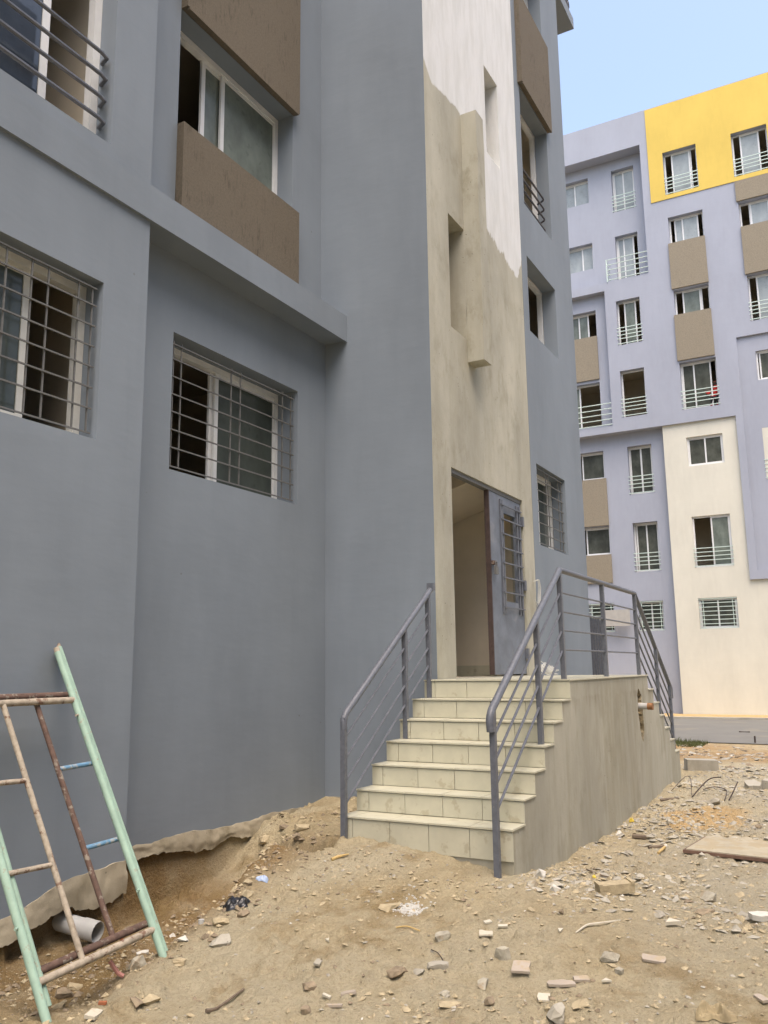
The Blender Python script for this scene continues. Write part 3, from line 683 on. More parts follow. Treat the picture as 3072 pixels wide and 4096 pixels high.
# ------------------------------------------------------------------ the block across the yard, behind the photographer (seen mirrored in the panes)
OB = thing('apartment_building', 'pale block across the yard behind the photographer, mirrored in the upper panes', 'building', (0, -14, -.5))
YO = -12.0
mpO = lambda u, v, w: (u, YO - w, v)
ow = [(x, x + 1.4, 2.8 + 3.06 * k, 4.0 + 3.06 * k, .15) for k in range(6) for x in np.arange(-21, 14, 3.4)]
part('facade_wall', wall(G(mpO), -24, 16, -.7, 22, ow), 'far_grey', OB)
g = G(mpO)
for a, b, c, d_, e in ow: g.quad((a, c, .15), (b, c, .15), (b, d_, .15), (a, d_, .15))
part('window_panes', g, 'glass_dark', OB)
g = G(mpO)
for k in range(6): g.box(-24, 16, 4.5 + 3.06 * k, 4.75 + 3.06 * k, -.25, .05)
part('floor_bands', g, 'frame', OB)
g = G(mpO); g.quad((-24, -.7, 0), (-24, -.7, 12), (-24, 22, 12), (-24, 22, 0)); g.quad((16, -.7, 0), (16, -.7, 12), (16, 22, 12), (16, 22, 0)); g.quad((-24, 22, 0), (16, 22, 0), (16, 22, 12), (-24, 22, 12)); g.quad((-24, -.7, 12), (16, -.7, 12), (16, 22, 12), (-24, 22, 12))
part('back_walls', g, 'far_grey', OB)
# ------------------------------------------------------------------ the far apartment building
FB = thing('apartment_building', 'far lavender apartment block with yellow and cream zones across the road', 'building', (34.2, 4.0, -.6))
XF = 34.15
def sc(X): return X / XF
def rz(z, r): return H_EYE + (z - H_EYE) * r
DEP = .27
# openings on the main plane: (y0,y1,z0,z1)
C1c = (6.54, 7.51, 14.19, 16.13); C1d = (6.56, 7.53, 11.11, 13.08)
C2a = (3.89, 5.21, 20.26, 22.18); C2b = (3.845, 5.19, 18.09, 19.26); C2c = (3.85, 5.195, 15.01, 16.07); C2d = (3.82, 5.185, 11.06, 13.0)
C3a = (1.23, 2.55, 20.26, 22.17); C3b = (1.15, 2.50, 18.10, 19.16); C3c = (1.10, 2.44, 14.18, 16.07)
main_w = [C1c, C1d, C2b, C2c, C2d, C3b, C3c, C2a, C3a]
zones = [(6.11, 16, 17.05, 22.88, .6, 'ltb'), (7.955, 16, 10.82, 16.70, .3, 'ltb'), (3.29, 16, 4.26, 10.54, .4, 'lt'), (-10, 3.29, -.7, 4.26, .1, 't'), (3.29, 16, -.7, 4.26, .4, ''),
         (-10, 3.02, 4.60, 13.63, .1, 'rtb')]
part('facade_wall', wall(G(on_x(XF)), -10, 16, -.7, 24.4, zones + [(*w, DEP) for w in main_w]), 'far_grey', FB)
g = wall(G(on_x(XF - .03)), -10, 5.80, 20.08, 24.35, [(*C2a, .03), (*C3a, .03)])
for a, b, c, e in ((5.80, 5.80, 20.08, 24.35),): g.quad((a, c, 0), (a, e, 0), (a, e, .03), (a, c, .03))
g.quad((-10, 20.08, 0), (5.80, 20.08, 0), (5.80, 20.08, .03), (-10, 20.08, .03)); g.quad((-10, 24.35, 0), (5.80, 24.35, 0), (5.80, 24.35, .03), (-10, 24.35, .03))
part('yellow_wall', g, 'yellow', FB)
# recessed planes
X1 = XF + .6; r1 = sc(X1)
def R(w, r): return (w[0] * r, w[1] * r, rz(w[2], r), rz(w[3], r))
C0a = R((8.37, 9.6, 20.86, 22.03), r1); C0b = R((8.34, 9.5, 17.81, 18.99), r1); C1a = R((6.43, 7.37, 20.1, 22.03), r1); C1b = R((6.445, 7.38, 17.06, 19.0), r1)
part('recessed_wall', wall(G(on_x(X1)), 6.11, 16, 17.05, 22.88, [(*w, DEP) for w in (C0a, C0b, C1a, C1b)]), 'far_grey', FB)
X2 = XF + .3; r2 = sc(X2)
C0c = R((8.37, 9.6, 14.78, 15.93), r2); C0d = R((8.38, 9.6, 10.9, 12.78), r2)
part('recessed_wall', wall(G(on_x(X2)), 7.955, 16, 10.82, 16.70, [(*w, DEP) for w in (C0c, C0d)]), 'far_grey', FB)
X3 = XF + .4; r3 = sc(X3)
C0e = R((8.4, 9.6, 8.68, 9.84), r3); C0f = R((8.345, 9.6, 5.57, 6.72), r3); C0g = R((8.35, 9.35, 2.49, 3.635), r3)
C1e = R((6.49, 7.435, 7.89, 9.87), r3); C1f = R((6.46, 7.42, 4.79, 6.745), r3); C1g = R((6.46, 7.40, 2.49, 3.65), r3)
part('recessed_wall', wall(G(on_x(X3)), 6.0, 16, -.7, 10.54, [(*w, DEP) for w in (C0e, C0f, C0g, C1e, C1f, C1g)]), 'far_grey', FB)
X4 = XF + .1
C2e = (3.83, 5.16, 8.79, 9.95); C2f = (3.81, 5.185, 4.82, 6.80); C2g = (3.81, 5.185, 2.51, 3.665)
g = wall(G(on_x(X4)), -10, 6.03, -.7, 10.54, [(*w, DEP) for w in (C2e, C2f, C2g)])
g.quad((6.03, -.7, 0), (6.03, 10.54, 0), (6.03, 10.54, .3), (6.03, -.7, .3))
part('cream_wall', g, 'cream', FB)
X5 = XF + .1; C3d = (1.0, 2.40, 11.82, 12.98); C3e = (1.0, 2.42, 7.97, 9.94)
part('inset_wall', wall(G(on_x(X5 - .004)), -10, 3.02, 4.60, 13.63, [(*w, .09) for w in (C3d, C3e)]), 'far_grey', FB)
g = G(); g.box(XF + .02, XF + 14, -10, 16, 23.9, 24.32); part('roof_slab', g, 'far_grey', FB)
g = G(); g.quad((XF, -10, -.7), (XF + 14, -10, -.7), (XF + 14, -10, 24.3), (XF, -10, 24.3)); g.quad((XF, 16, -.7), (XF + 14, 16, -.7), (XF + 14, 16, 24.3), (XF, 16, 24.3)); g.quad((XF + 14, -10, -.7), (XF + 14, 16, -.7), (XF + 14, 16, 24.3), (XF + 14, -10, 24.3))
part('back_walls', g, 'far_grey', FB)
# taupe panels between windows
def tp(X, y0, y1, z0, z1, d=.07):
    g = G(on_x(X)); g.box(y0, y1, z0, z1, -d, .02); part('taupe_panel', g, 'brown_far', FB)
tp(XF, 3.835, 5.245, 16.12, 18.095); tp(XF, 3.835, 5.235, 13.08, 15.0)
tp(XF, 1.15, 2.56, 19.2, 20.05); tp(XF, 1.12, 2.49, 16.1, 18.09)
tp(X2, *R((8.37, 9.7, 12.9, 14.78), r2)); tp(X3, *R((8.34, 9.7, 6.75, 8.68), r3)); tp(X3, *R((8.32, 9.7, 4.44, 5.57), r3))
# windows: list of (plane, opening, sashes as fractions, guard kind)
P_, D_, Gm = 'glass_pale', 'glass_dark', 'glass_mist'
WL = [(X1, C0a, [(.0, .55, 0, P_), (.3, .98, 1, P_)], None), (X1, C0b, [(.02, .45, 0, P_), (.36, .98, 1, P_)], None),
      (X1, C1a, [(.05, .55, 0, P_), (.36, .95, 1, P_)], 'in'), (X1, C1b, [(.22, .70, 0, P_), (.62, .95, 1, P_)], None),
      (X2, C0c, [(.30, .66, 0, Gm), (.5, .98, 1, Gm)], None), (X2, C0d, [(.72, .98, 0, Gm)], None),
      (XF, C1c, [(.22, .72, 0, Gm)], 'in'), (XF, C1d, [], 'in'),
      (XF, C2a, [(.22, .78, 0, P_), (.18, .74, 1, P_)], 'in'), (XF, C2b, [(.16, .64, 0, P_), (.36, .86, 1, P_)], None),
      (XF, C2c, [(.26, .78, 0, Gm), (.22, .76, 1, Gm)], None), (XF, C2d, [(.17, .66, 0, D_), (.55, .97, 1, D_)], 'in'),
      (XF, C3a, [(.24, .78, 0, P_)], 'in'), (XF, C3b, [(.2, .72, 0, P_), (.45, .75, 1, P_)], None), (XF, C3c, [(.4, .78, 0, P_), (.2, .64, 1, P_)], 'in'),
      (X3, C0e, [(.02, .8, 0, D_)], None), (X3, C0f, [(.02, .8, 0, D_)], None), (X3, C0g, [(.03, .5, 0, D_), (.47, .97, 1, D_)], 'grid'),
      (X3, C1e, [(.04, .52, 0, D_), (.48, .97, 1, D_)], 'in'), (X3, C1f, [(.03, .52, 0, D_), (.45, .92, 1, D_)], 'in'), (X3, C1g, [(.04, .53, 0, D_), (.48, .97, 1, D_)], 'grid'),
      (X4, C2e, [(.03, .52, 0, D_), (.48, .97, 1, D_)], None), (X4, C2f, [(.03, .52, 0, Gm)], 'in'), (X4, C2g, [(.03, .52, 0, D_), (.48, .97, 1, D_)], 'grid'),
      (X5, C3d, [(.1, .6, 0, D_), (.5, .93, 1, D_)], None), (X5, C3e, [(.1, .6, 0, D_)], 'in')]
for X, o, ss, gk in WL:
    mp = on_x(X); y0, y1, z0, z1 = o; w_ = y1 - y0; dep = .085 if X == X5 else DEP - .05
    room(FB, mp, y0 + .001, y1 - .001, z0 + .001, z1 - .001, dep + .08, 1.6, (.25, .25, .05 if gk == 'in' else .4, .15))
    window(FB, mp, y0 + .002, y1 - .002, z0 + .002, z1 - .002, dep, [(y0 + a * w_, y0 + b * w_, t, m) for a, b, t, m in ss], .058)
    if gk == 'in':
        root = None
        for k in range(5):
            z = z0 + .06 + .155 * k + (.06 if k else 0)
            g = G(mp); g.box(y0 - .03, y1 + .03, z - .014, z + .014, -.02, .008)
            if root is None: root = part('window_guard', g, 'mint', FB)
            else: part('bar', g, 'mint', root)
    elif gk == 'grid':
        zs = np.linspace(z0 + .03, z1 - .03, 8)
        grille(FB, mp, [y0 + .12 * w_, y0 + .88 * w_], zs[1:], y0 + .01, y1 - .01, zs[0], zs[-1], .02, .012, 'mint')
# small balconies
def rail_bars(y0, y1, z0, ret, d):
    root = None
    for k in range(5):
        z = z0 + .08 + .225 * k; g = G()
        pts = [(XF - .01, y0, z), (XF - .01, y1, z)] + ([(XF + d, y1, z)] if ret else [])
        g.tube(pts, .02, 6)
        if root is None: root = part('balcony_railing', g, 'mint', FB)
        else: part('bar', g, 'mint', root)
    g = G().tube([(XF - .01, y1, z0), (XF - .01, y1, z0 + 1.0)], .025, 6); part('post', g, 'mint', root)
rail_bars(6.115, 7.80, 17.05, True, .55); rail_bars(7.96, 10.5, 10.82, False, .3)
# ------------------------------------------------------------------ entrance stairs
RIS, TRD, NX0, YA, YB = .1565, .2377, 5.525, 2.10, 3.415
ST = thing('entrance_stairs', 'tiled cream entrance stairs with streaked cement side wall and landing', 'stairs', (7.5, 2.75, -.2))
XL1 = 9.905                                  # far end of the landing
def near_x(k): return NX0 + TRD * (k - 1)     # nosing of near step k
# stepped profile of the side
prof = [(near_x(1) + .022, -.5)]
for k in range(1, 8):
    prof.append((near_x(k) + .022, RIS * k - .014))
    if k < 7: prof.append((near_x(k + 1) + .022, RIS * k - .014))
far_n = []
x = XL1; z = RIS * 7 - .014; prof.append((x, z))
for k in range(6, -1, -1):
    z2 = RIS * k - .014; prof.append((x, z2)); far_n.append((x, RIS * (k + 1)))
    x2 = x + .262 if k else x; prof.append((x2, z2)) if k else None; x = x2
prof[-1] = (prof[-1][0], -.5)
# ragged knocked-out hole for the pipe
hole = []
hc = [(9.36, .90), (9.43, .955), (9.50, .925), (9.555, .87), (9.54, .80), (9.585, .74), (9.57, .66), (9.60, .56), (9.565, .47), (9.50, .40), (9.44, .475), (9.405, .56), (9.385, .66), (9.36, .75), (9.375, .83)]
for i, (a, b) in enumerate(hc):
    c, d = hc[(i + 1) % len(hc)]
    for t in (0, .33, .66):
        hole.append((a + (c - a) * t + random.uniform(-.012, .012), b + (d - b) * t + random.uniform(-.014, .014)))
bm = bmesh.new()
def loop(pts, y):
    vs = [bm.verts.new((p[0], y, p[1])) for p in pts]
    return vs, [bm.edges.new((vs[i], vs[(i + 1) % len(vs)])) for i in range(len(vs))]
ov, oe = loop(prof, YA); hv, he = loop(hole, YA)
bmesh.ops.triangle_fill(bm, use_beauty=True, edges=oe + he)
# drop the fill inside the hole
def inside(px, pz, poly):
    r = False; j = len(poly) - 1
    for i in range(len(poly)):
        if (poly[i][1] > pz) != (poly[j][1] > pz) and px < (poly[j][0] - poly[i][0]) * (pz - poly[i][1]) / (poly[j][1] - poly[i][1]) + poly[i][0]: r = not r
        j = i
    return r
bad = [f for f in bm.faces if inside(f.calc_center_median().x, f.calc_center_median().z, hole)]
bmesh.ops.delete(bm, geom=bad, context='FACES_ONLY')
bv, be = loop(prof, YB)
for i in range(len(ov)):
    j = (i + 1) % len(ov); bm.faces.new((ov[i], ov[j], bv[j], bv[i]))
bmesh.ops.triangle_fill(bm, use_beauty=True, edges=be)
bmesh.ops.recalc_face_normals(bm, faces=bm.faces)
me = bpy.data.meshes.new('stair_block'); bm.to_mesh(me); bm.free(); me.materials.append(M['stair_cement'])
link('stair_block', me, ST)
# broken core inside the hole
g = G(); cx, cz = np.mean([p[0] for p in hole]), np.mean([p[1] for p in hole]); n = len(hole); rings = [hole]
for s, dep in ((.93, .035), (.7, .06), (.35, .075)):
    rings.append([(cx + (p[0] - cx) * s + random.uniform(-.008, .008), cz + (p[1] - cz) * s + random.uniform(-.01, .01)) for p in hole])
deps = [0, .035, .06, .075]
V = []
for rr, dd in zip(rings, deps): V.append([(p[0], YA + dd + (random.uniform(-.018, .018) if dd else 0), p[1]) for p in rr])
for a, b in zip(V, V[1:]):
    for i in range(n): j = (i + 1) % n; g.quad(a[i], a[j], b[j], b[i])
g.poly(V[-1]); part('broken_core', g, 'rubble_core', ST)
g = G().tube([(9.47, 2.30, .775), (9.46, 2.02, .772)], .034, 14); pp = part('pipe_stub', g, 'pvc', ST, True)
g = G().tube([(9.46, 2.0195, .772), (9.457, 1.965, .771)], .0365, 14, cap=False); g.tube([(9.457, 1.966, .771), (9.46, 2.019, .772)], .030, 14); part('pipe_collar', g, 'pipe_orange', pp, True)
# tiles
TW = .3025
rng = random.Random(5)
joint = [0, .0, .01, -.004, .006, -.006, .0]
for k in range(1, 8):
    xn = near_x(k); zt = RIS * k; off = joint[k - 1]
    cuts = [YA - .004] + [YA + TW * i + off for i in range(1, 5)] + [YB]
    for a, b in zip(cuts, cuts[1:]):
        g = G(); gap = .0022; t = rng.uniform(-.0012, .0012)
        g.box(xn + .010 + t, xn + .0215, a + gap, b - gap, zt - RIS + .004 + (-.05 if k == 1 else 0), zt - .019); part('riser_tile', g, 'tile', ST)
    off2 = off + rng.choice((0, .006, -.006))
    cuts = [YA - .012] + [YA + TW * i + off2 for i in range(1, 5)] + [YB]
    xe = near_x(k + 1) + .009 if k < 7 else xn + .30
    for a, b in zip(cuts, cuts[1:]):
        g = G(); gap = .0016; g.box(xn + rng.uniform(-.0015, .0015), xe, a + gap, b - gap, zt - .012, zt + rng.uniform(-.001, .001)); part('tread_tile', g, 'tile', ST)
# landing tiles
xs = [near_x(7) + .302 + .302 * i for i in range(0, 8)] + [XL1 + .012]
for a, b in zip(xs, xs[1:]):
    for i in range(5):
        c = YA - .012 + (TW * i + .012 if i else 0); e = YA + TW * (i + 1) if i < 4 else YB
        g = G(); g.box(a + .0016, b - .0016, c + .0016, e - .0016, RIS * 7 - .012, RIS * 7 + rng.uniform(-.0008, .0008)); part('landing_tile', g, 'tile', ST)
# far flight treads
for (xa, zt) in far_n[1:]:
    g = G(); g.box(xa - .26, xa + .014, YA - .008, YB, zt - .012, zt); part('tread_tile', g, 'tile', ST)

# ------------------------------------------------------------------ railings
def bent(p0, p1, drop):
    """handrail with its lower end turned down"""
    a, b = Vector(p0), Vector(p1); d = (b - a).normalized()
    return [a + Vector((-.005, 0, -drop)), a + Vector((-.012, 0, -.05)), a + Vector((-.002, 0, -.018)), a + d * .03, b]
YR2 = 2.16
RR = thing('stair_railing', 'grey steel railing over the landing and down both flights, street side', 'railing', (7.5, YR2, 0.2))
h0, h1, h2, h3 = (5.375, YR2, .905), (7.035, YR2, 2.0), (9.80, YR2, 1.995), (11.50, YR2, .93)
part('handrail', G().tube(bent(h0, h1, .12), .027, 12), 'steel', RR, True)
part('handrail', G().tube([h1, h2], .024, 12), 'steel', RR, True); part('handrail', G().tube([h2, h3, (11.53, YR2, .90), (11.535, YR2, .78)], .024, 12), 'steel', RR, True)
def post(x, y, z0, z1, root, s=.019):
    g = G(); g.box(x - s, x + s, y - s, y + s, z0, z1); part('post', g, 'steel', root)
def lerp_z(a, b, x): return a[2] + (b[2] - a[2]) * (x - a[0]) / (b[0] - a[0])
for x, zb in ((5.41, -.16), (6.37, .626), (7.02, 1.0955)): post(x, YR2, zb, lerp_z(h0, h1, x) - .01, RR)
for x in (8.39, 9.79): post(x, YR2, 1.0955, 1.985, RR)
for x, zb in ((10.75, .470), (11.46, .0)): post(x, YR2, zb, lerp_z(h2, h3, x) - .01, RR)
OFF = (.185, .345, .50, .66)
for o in OFF:
    part('bar', G().tube([(5.43, YR2, lerp_z(h0, h1, 5.43) - o), (7.02, YR2, lerp_z(h0, h1, 7.02) - o)], .0095, 8), 'steel', RR, True)
    part('bar', G().tube([(7.02, YR2, 1.995 - o), (9.79, YR2, 1.993 - o)], .0085, 8), 'steel', RR, True)
    part('bar', G().tube([(9.79, YR2, 1.99 - o), (11.46, YR2, lerp_z(h2, h3, 11.46) - o)], .0095, 8), 'steel', RR, True)
YL2 = 3.36
RL = thing('stair_railing', 'short grey steel railing up the near flight on the building side', 'railing', (6.2, YL2, 0))
l0, l1 = (5.51, YL2, .865), (7.03, YL2, 1.905)
part('handrail', G().tube(bent(l0, l1, .10), .026, 12), 'steel', RL, True)
for x, zb in ((5.50, -.08), (6.49, .626), (6.955, .939)): post(x, YL2, zb, lerp_z(l0, l1, x) - .01, RL)
for o in (.165, .315, .475, .63):
    part('bar', G().tube([(5.51, YL2, lerp_z(l0, l1, 5.51) - o), (6.955, YL2, lerp_z(l0, l1, 6.955) - o)], .0095, 8), 'steel', RL, True)
g = G(); g.box(7.00, 7.06, YL2 - .03, YL2 + .03, 1.89, 1.955); part('end_knob', g, 'steel', RL)
# ------------------------------------------------------------------ scaffold frames leaning on the wall
def gz(x, y):
    i = int(np.clip(np.searchsorted(gx, x) - 1, 0, nx - 2)); j = int(np.clip(np.searchsorted(gy, y) - 1, 0, ny - 2))
    u, v = (x - gx[i]) / (gx[i + 1] - gx[i]), (y - gy[j]) / (gy[j + 1] - gy[j])
    return float((ZZ[i, j] * (1 - u) + ZZ[i + 1, j] * u) * (1 - v) + (ZZ[i, j + 1] * (1 - u) + ZZ[i + 1, j + 1] * u) * v)
LT, LB = Vector((3.739, 4.355, 1.322)), Vector((3.76, 3.396, -.375))
LD = (LB - LT).normalized()
def scaffold(label, shift, right_ladder, cols, ext=0.0):
    o = LT + shift
    def P(s, t): return o + Vector((s, 0, 0)) + LD * t
    t_end = 1.945 + ext
    root = thing('scaffold_frame', label, 'scaffold frame', P(-.385, t_end), 'scaffold frames leaning on the wall')
    W = .785
    for s in (0, -W):
        pts = [P(s, t) for t in (0, .04, .6, 1.2, t_end)]
        part('leg', G().tube(pts, .0215, 12), 'green', root, True)
        part('spigot', G().tube([P(s, -.03), P(s, .06)], .018, 10), 'crust', root, True)
        part('lock_pin', G().tube([P(s, .43), P(s, .43) + Vector((-.045, -.02, 0))], .007, 6), cols[0], root, True)
        part('lock_pin', G().tube([P(s, 1.5), P(s, 1.5) + Vector((-.04, -.02, 0))], .007, 6), 'green', root, True)
    part('cross_bar', G().tube([P(.0, .33), P(-W, .33)], .0195, 10), cols[0], root, True)
    part('cross_bar', G().tube([P(.0, 1.725), P(-W, 1.765)], .0195, 10), cols[1], root, True)
    si = -.30 if right_ladder else -.50
    part('upright', G().tube([P(si, .335), P(si, 1.74)], .0155, 10), cols[2], root, True)
    e = 0 if right_ladder else -W
    for t in (.78, 1.245): part('rung', G().tube([P(si, t + .01), P(e, t)], .0135, 10), cols[3], root, True)
    return root
scaffold('front mint green scaffold frame with mortar crusted ladder rungs at the image edge', Vector((0, 0, 0)), False, ('crust', 'crust', 'crust', 'crust'))
scaffold('rear mint green scaffold frame with blue ladder rungs, nearer the wall', Vector((.045, .048, .03)), True, ('rust', 'rust', 'rust', 'blue'), -.02)

# ------------------------------------------------------------------ loose things in the yard
def hull(seed, n=14, sx=1, sy=1, sz=1, jag=.25):
    rg = random.Random(seed); bm = bmesh.new()
    for i in range(n):
        v = Vector((rg.gauss(0, 1), rg.gauss(0, 1), rg.gauss(0, 1))).normalized() * (1 - jag * rg.random())
        v = Vector((max(-.72, min(.72, v.x)), max(-.72, min(.72, v.y)), max(-.66, min(.7, v.z))))
        bm.verts.new((v.x * sx, v.y * sy, v.z * sz))
    r = bmesh.ops.convex_hull(bm, input=bm.verts)
    bmesh.ops.delete(bm, geom=[e for e in r['geom_interior'] if isinstance(e, bmesh.types.BMVert)], context='VERTS')
    bmesh.ops.subdivide_edges(bm, edges=list(bm.edges), cuts=2, use_grid_fill=True)
    bmesh.ops.triangulate(bm, faces=bm.faces)
    m_ = min(sx, sy, sz); k_ = 1.6 / max(sx, sy, sz)
    for v in bm.verts:
        c = v.co; q = 1 + .16 * float(vnoise(c.x * k_ * 1.7 + seed, c.y * k_ * 1.7 + c.z * k_ * 1.3, seed)) + .10 * float(vnoise(c.x * k_ * 5 + seed, (c.y + c.z * 1.4) * k_ * 5, seed + 1))
        v.co = c * q + Vector((rg.uniform(-1, 1), rg.uniform(-1, 1), rg.uniform(-1, 1))) * m_ * .022
    bmesh.ops.recalc_face_normals(bm, faces=bm.faces)
    me = bpy.data.meshes.new('rubble'); bm.to_mesh(me); bm.free(); return me
def slab_mesh(seed, w, d, t, corners=4, cut=.0, rough=.06):
    rg = random.Random(seed); pts = []
    base = [(-.5, -.5), (.5, -.5), (.5, .5), (-.5, .5)] if corners == 4 else ([(-.5, -.4), (.5, -.5), (.1, .5)] if corners == 3 else [(-.5, -.3), (-.1, -.5), (.45, -.42), (.5, .2), (.05, .5), (-.42, .34)])
    m = len(base)
    for i in range(m):
        a, b = base[i], base[(i + 1) % m]
        for tt in (0, .5):
            pts.append(((a[0] + (b[0] - a[0]) * tt + rg.uniform(-rough, rough)) * w, (a[1] + (b[1] - a[1]) * tt + rg.uniform(-rough, rough)) * d))
    g = G(); n = len(pts)
    g.poly([(*p, t) for p in pts]); g.poly([(*p, 0) for p in pts[::-1]])
    for i in range(n): j = (i + 1) % n; g.quad((*pts[i], 0), (*pts[j], 0), (*pts[j], t), (*pts[i], t))
    me = bpy.data.meshes.new('slab'); me.from_pydata(g.v, [], g.f); me.update(); return me
def place(name, me, mat, x, y, rot=(0, 0, 0), sink=.3, half=.05, label=None, cat=None, group=None):
    if not me.materials: me.materials.append(M[mat])
    o = bpy.data.objects.new(name, me); COL.objects.link(o)
    o.location = (x, y, gz(x, y) + half * (1 - sink)); o.rotation_euler = rot
    return tag(o, label, cat, group)
_s = [100]
def stone(x, y, w, mat, label, d=.75, h=.55, rz_=None, sink=.62, group=None, cat='stone', name='rubble_stone', n=14):
    _s[0] += 1; rg = random.Random(_s[0])
    k = .66
    return place(name, hull(_s[0], n, w * k, w * d * k, w * h * k), mat, x, y, (rg.uniform(-.15, .15), rg.uniform(-.15, .15), rg.uniform(0, 6.28) if rz_ is None else rz_), sink, w * h * .5, label, cat, group)
def shard(x, y, w, mat, label, d=.7, t=.009, corners=4, rz_=None, tilt=.08, group=None, cat='tile shard', name='tile_shard', lift=.004, rough=.06):
    _s[0] += 1; rg = random.Random(_s[0])
    o = place(name, slab_mesh(_s[0], w, w * d, t, corners, rough=rough), mat, x, y, (0, 0, 0), 0, lift + .002, label, cat, group)
    lean = Matrix.Rotation(rg.uniform(.06, .20), 4, Vector((.48, -.877, 0)))     # propped on the rough soil
    o.rotation_euler = (lean @ Matrix.Rotation(rg.uniform(0, 6.28) if rz_ is None else rz_, 4, 'Z') @ Matrix.Rotation(rg.uniform(-tilt, tilt), 4, 'X')).to_euler()
    return o
VIEW = -1.07   # heading that runs across the picture, for pieces whose long side faces the camera
stone(4.66, 2.54, .135, 'stone_tan', 'flat tan stone capping the white powder patch', .75, .32, VIEW)
stone(4.43, 2.09, .092, 'stone', 'cube-like grey concrete lump alone before the stairs', .8, .75, VIEW)
stone(3.98, 2.13, .095, 'stone_brown', 'dark brown tilted stone beside a grey brick piece', .6, .7, VIEW + .5)
stone(4.16, 2.00, .115, 'concrete', 'pale grey brick-shaped block in the foreground rubble', .5, .4, VIEW + .15, n=30)
stone(4.07, 2.06, .066, 'concrete', 'small grey lump between the brown stone and the brick piece', .8, .5)
stone(4.07, 1.72, .070, 'stone', 'speckled grey rock right of the foreground rubble patch', .8, .8)
stone(3.92, 1.62, .066, 'stone_brown', 'ochre brown rock near the lower edge of the picture', .7, .6)
stone(3.84, 1.78, .125, 'stone_tan', 'broad flat tan slab with ragged rim in the foreground rubble', .8, .28)
stone(3.74, 1.96, .056, 'stone_tan', 'small tan slab left of the broad ragged slab', .9, .3)
stone(3.68, 2.44, .075, 'stone_brown', 'ochre clod left of a curved tile piece', .8, .5)
stone(3.94, 1.86, .056, 'stone', 'flat grey stone behind the broad ragged slab', .8, .4)
stone(3.51, 2.35, .07, 'stone_brown', 'lumpy brown clod at the lower edge left of centre', .8, .6)
stone(4.37, 1.73, .088, 'stone', 'upright grey stone above a square pinkish tile', .6, .95, VIEW)
stone(4.57, 1.24, .112, 'stone', 'rounded oblong concrete piece with mossy pitted surface', .6, .6, VIEW + .2)
stone(4.49, 1.18, .056, 'stone', 'small angular grey rock right below the oblong piece', .8, .9)
stone(5.06, 1.63, .052, 'stone_brown', 'small round brown rock in open sand', .9, .8)
stone(5.22, 1.56, .044, 'stone', 'small grey stump beside the round brown rock', .9, .9)
stone(3.97, 1.33, .125, 'concrete', 'large grey concrete rock cut by the lower picture edge', .8, .75)
stone(4.08, 1.25, .085, 'stone_tan', 'crumbled tan lump right of the large grey rock', .8, .5)
stone(3.63, 3.49, .115, 'stone', 'large grey stone just behind the scaffold bar', .8, .75)
stone(3.94, 3.20, .115, 'concrete', 'pale grey concrete chunk on the rim of the hollow', .7, .65)
stone(3.93, 3.45, .068, 'plaster_white', 'pale lump on the hollow rim left of the concrete chunk', .8, .6)
stone(3.29, 3.08, .10, 'stone_tan', 'flat tan slab right of the scaffold foot', .7, .4)
stone(3.22, 3.10, .085, 'stone_brown', 'brown crumbling clod left of the flat tan slab', .8, .6)
stone(3.67, 3.24, .085, 'stone_tan', 'tan stone leaning at the right scaffold foot', .7, .6)
stone(4.35, 3.90, .044, 'plaster_white', 'small white pebble on the ochre hollow floor', .8, .7)
stone(5.72, 1.99, .10, 'plaster_white', 'round white plaster lump at the corner of the stairs', .8, .8)
stone(5.39, 1.93, .095, 'stone', 'grey brown lump before the round white plaster lump', .8, .7)
stone(5.45, 1.80, .08, 'plaster_white', 'whitish rubble lump right of the stair corner', .9, .7)
stone(6.07, 1.00, .11, 'stone', 'flat-topped grey rock at the right side of the yard', .8, .6)
stone(5.95, 1.10, .08, 'stone_brown', 'dark flat rock left of the flat-topped grey rock', .8, .4)
stone(5.68, .96, .13, 'stone_brown', 'layered brown flakes of earth below the flat-topped rock', .7, .3)
stone(9.69, 1.47, .14, 'concrete', 'pale block-like concrete chunk beside the bent dark bars', .8, .75)
stone(8.61, 1.71, .09, 'stone', 'grey lump before the orange sand patch', .9, .7)
stone(8.12, .92, .08, 'stone', 'grey flat lump behind the plywood sheet', .8, .4)
stone(8.78, .95, .09, 'stone_brown', 'dark lump at the right edge behind the plywood sheet', .8, .5)
stone(7.95, 2.02, .07, 'plaster_white', 'pale lump against the foot of the cement side wall', .8, .7)
stone(4.99, 1.80, .05, 'stone_tan', 'small tan pebble in open sand before the stair corner', .8, .6)
# clods broken off round the hollow
for x, y, w, mt, lb in ((5.98, 4.42, .10, 0, 'largest earth clod against the wall at the far end of the hollow'), (6.10, 4.30, .08, 1, 'smaller earth clod beside the largest one at the far end of the hollow'),
        (5.95, 4.02, .11, 0, 'flat earth clod on the bank midway between wall and stairs'), (5.62, 3.86, .08, 1, 'earth clod at the lip of the wash-out left of the stairs'),
        (4.52, 3.46, .07, 0, 'earth clod directly behind the black plastic bag'), (4.28, 3.30, .06, 1, 'earth clod just below the black plastic bag'), (4.14, 3.36, .07, 0, 'earth clod between the black bag and the pale concrete chunk'),
        (3.35, 3.72, .08, 1, 'largest of the three clods seen between the scaffold legs'), (3.22, 3.60, .06, 0, 'clod between the scaffold legs nearest the picture bottom'), (3.50, 3.80, .07, 0, 'clod between the scaffold legs nearest the drain pipe')):
    stone(x, y, w * 1.25, ('stone_tan', 'stone_brown')[mt], lb, .85, .6, None, .45, 'earth clods round the hollow', 'clod', 'earth_clod')
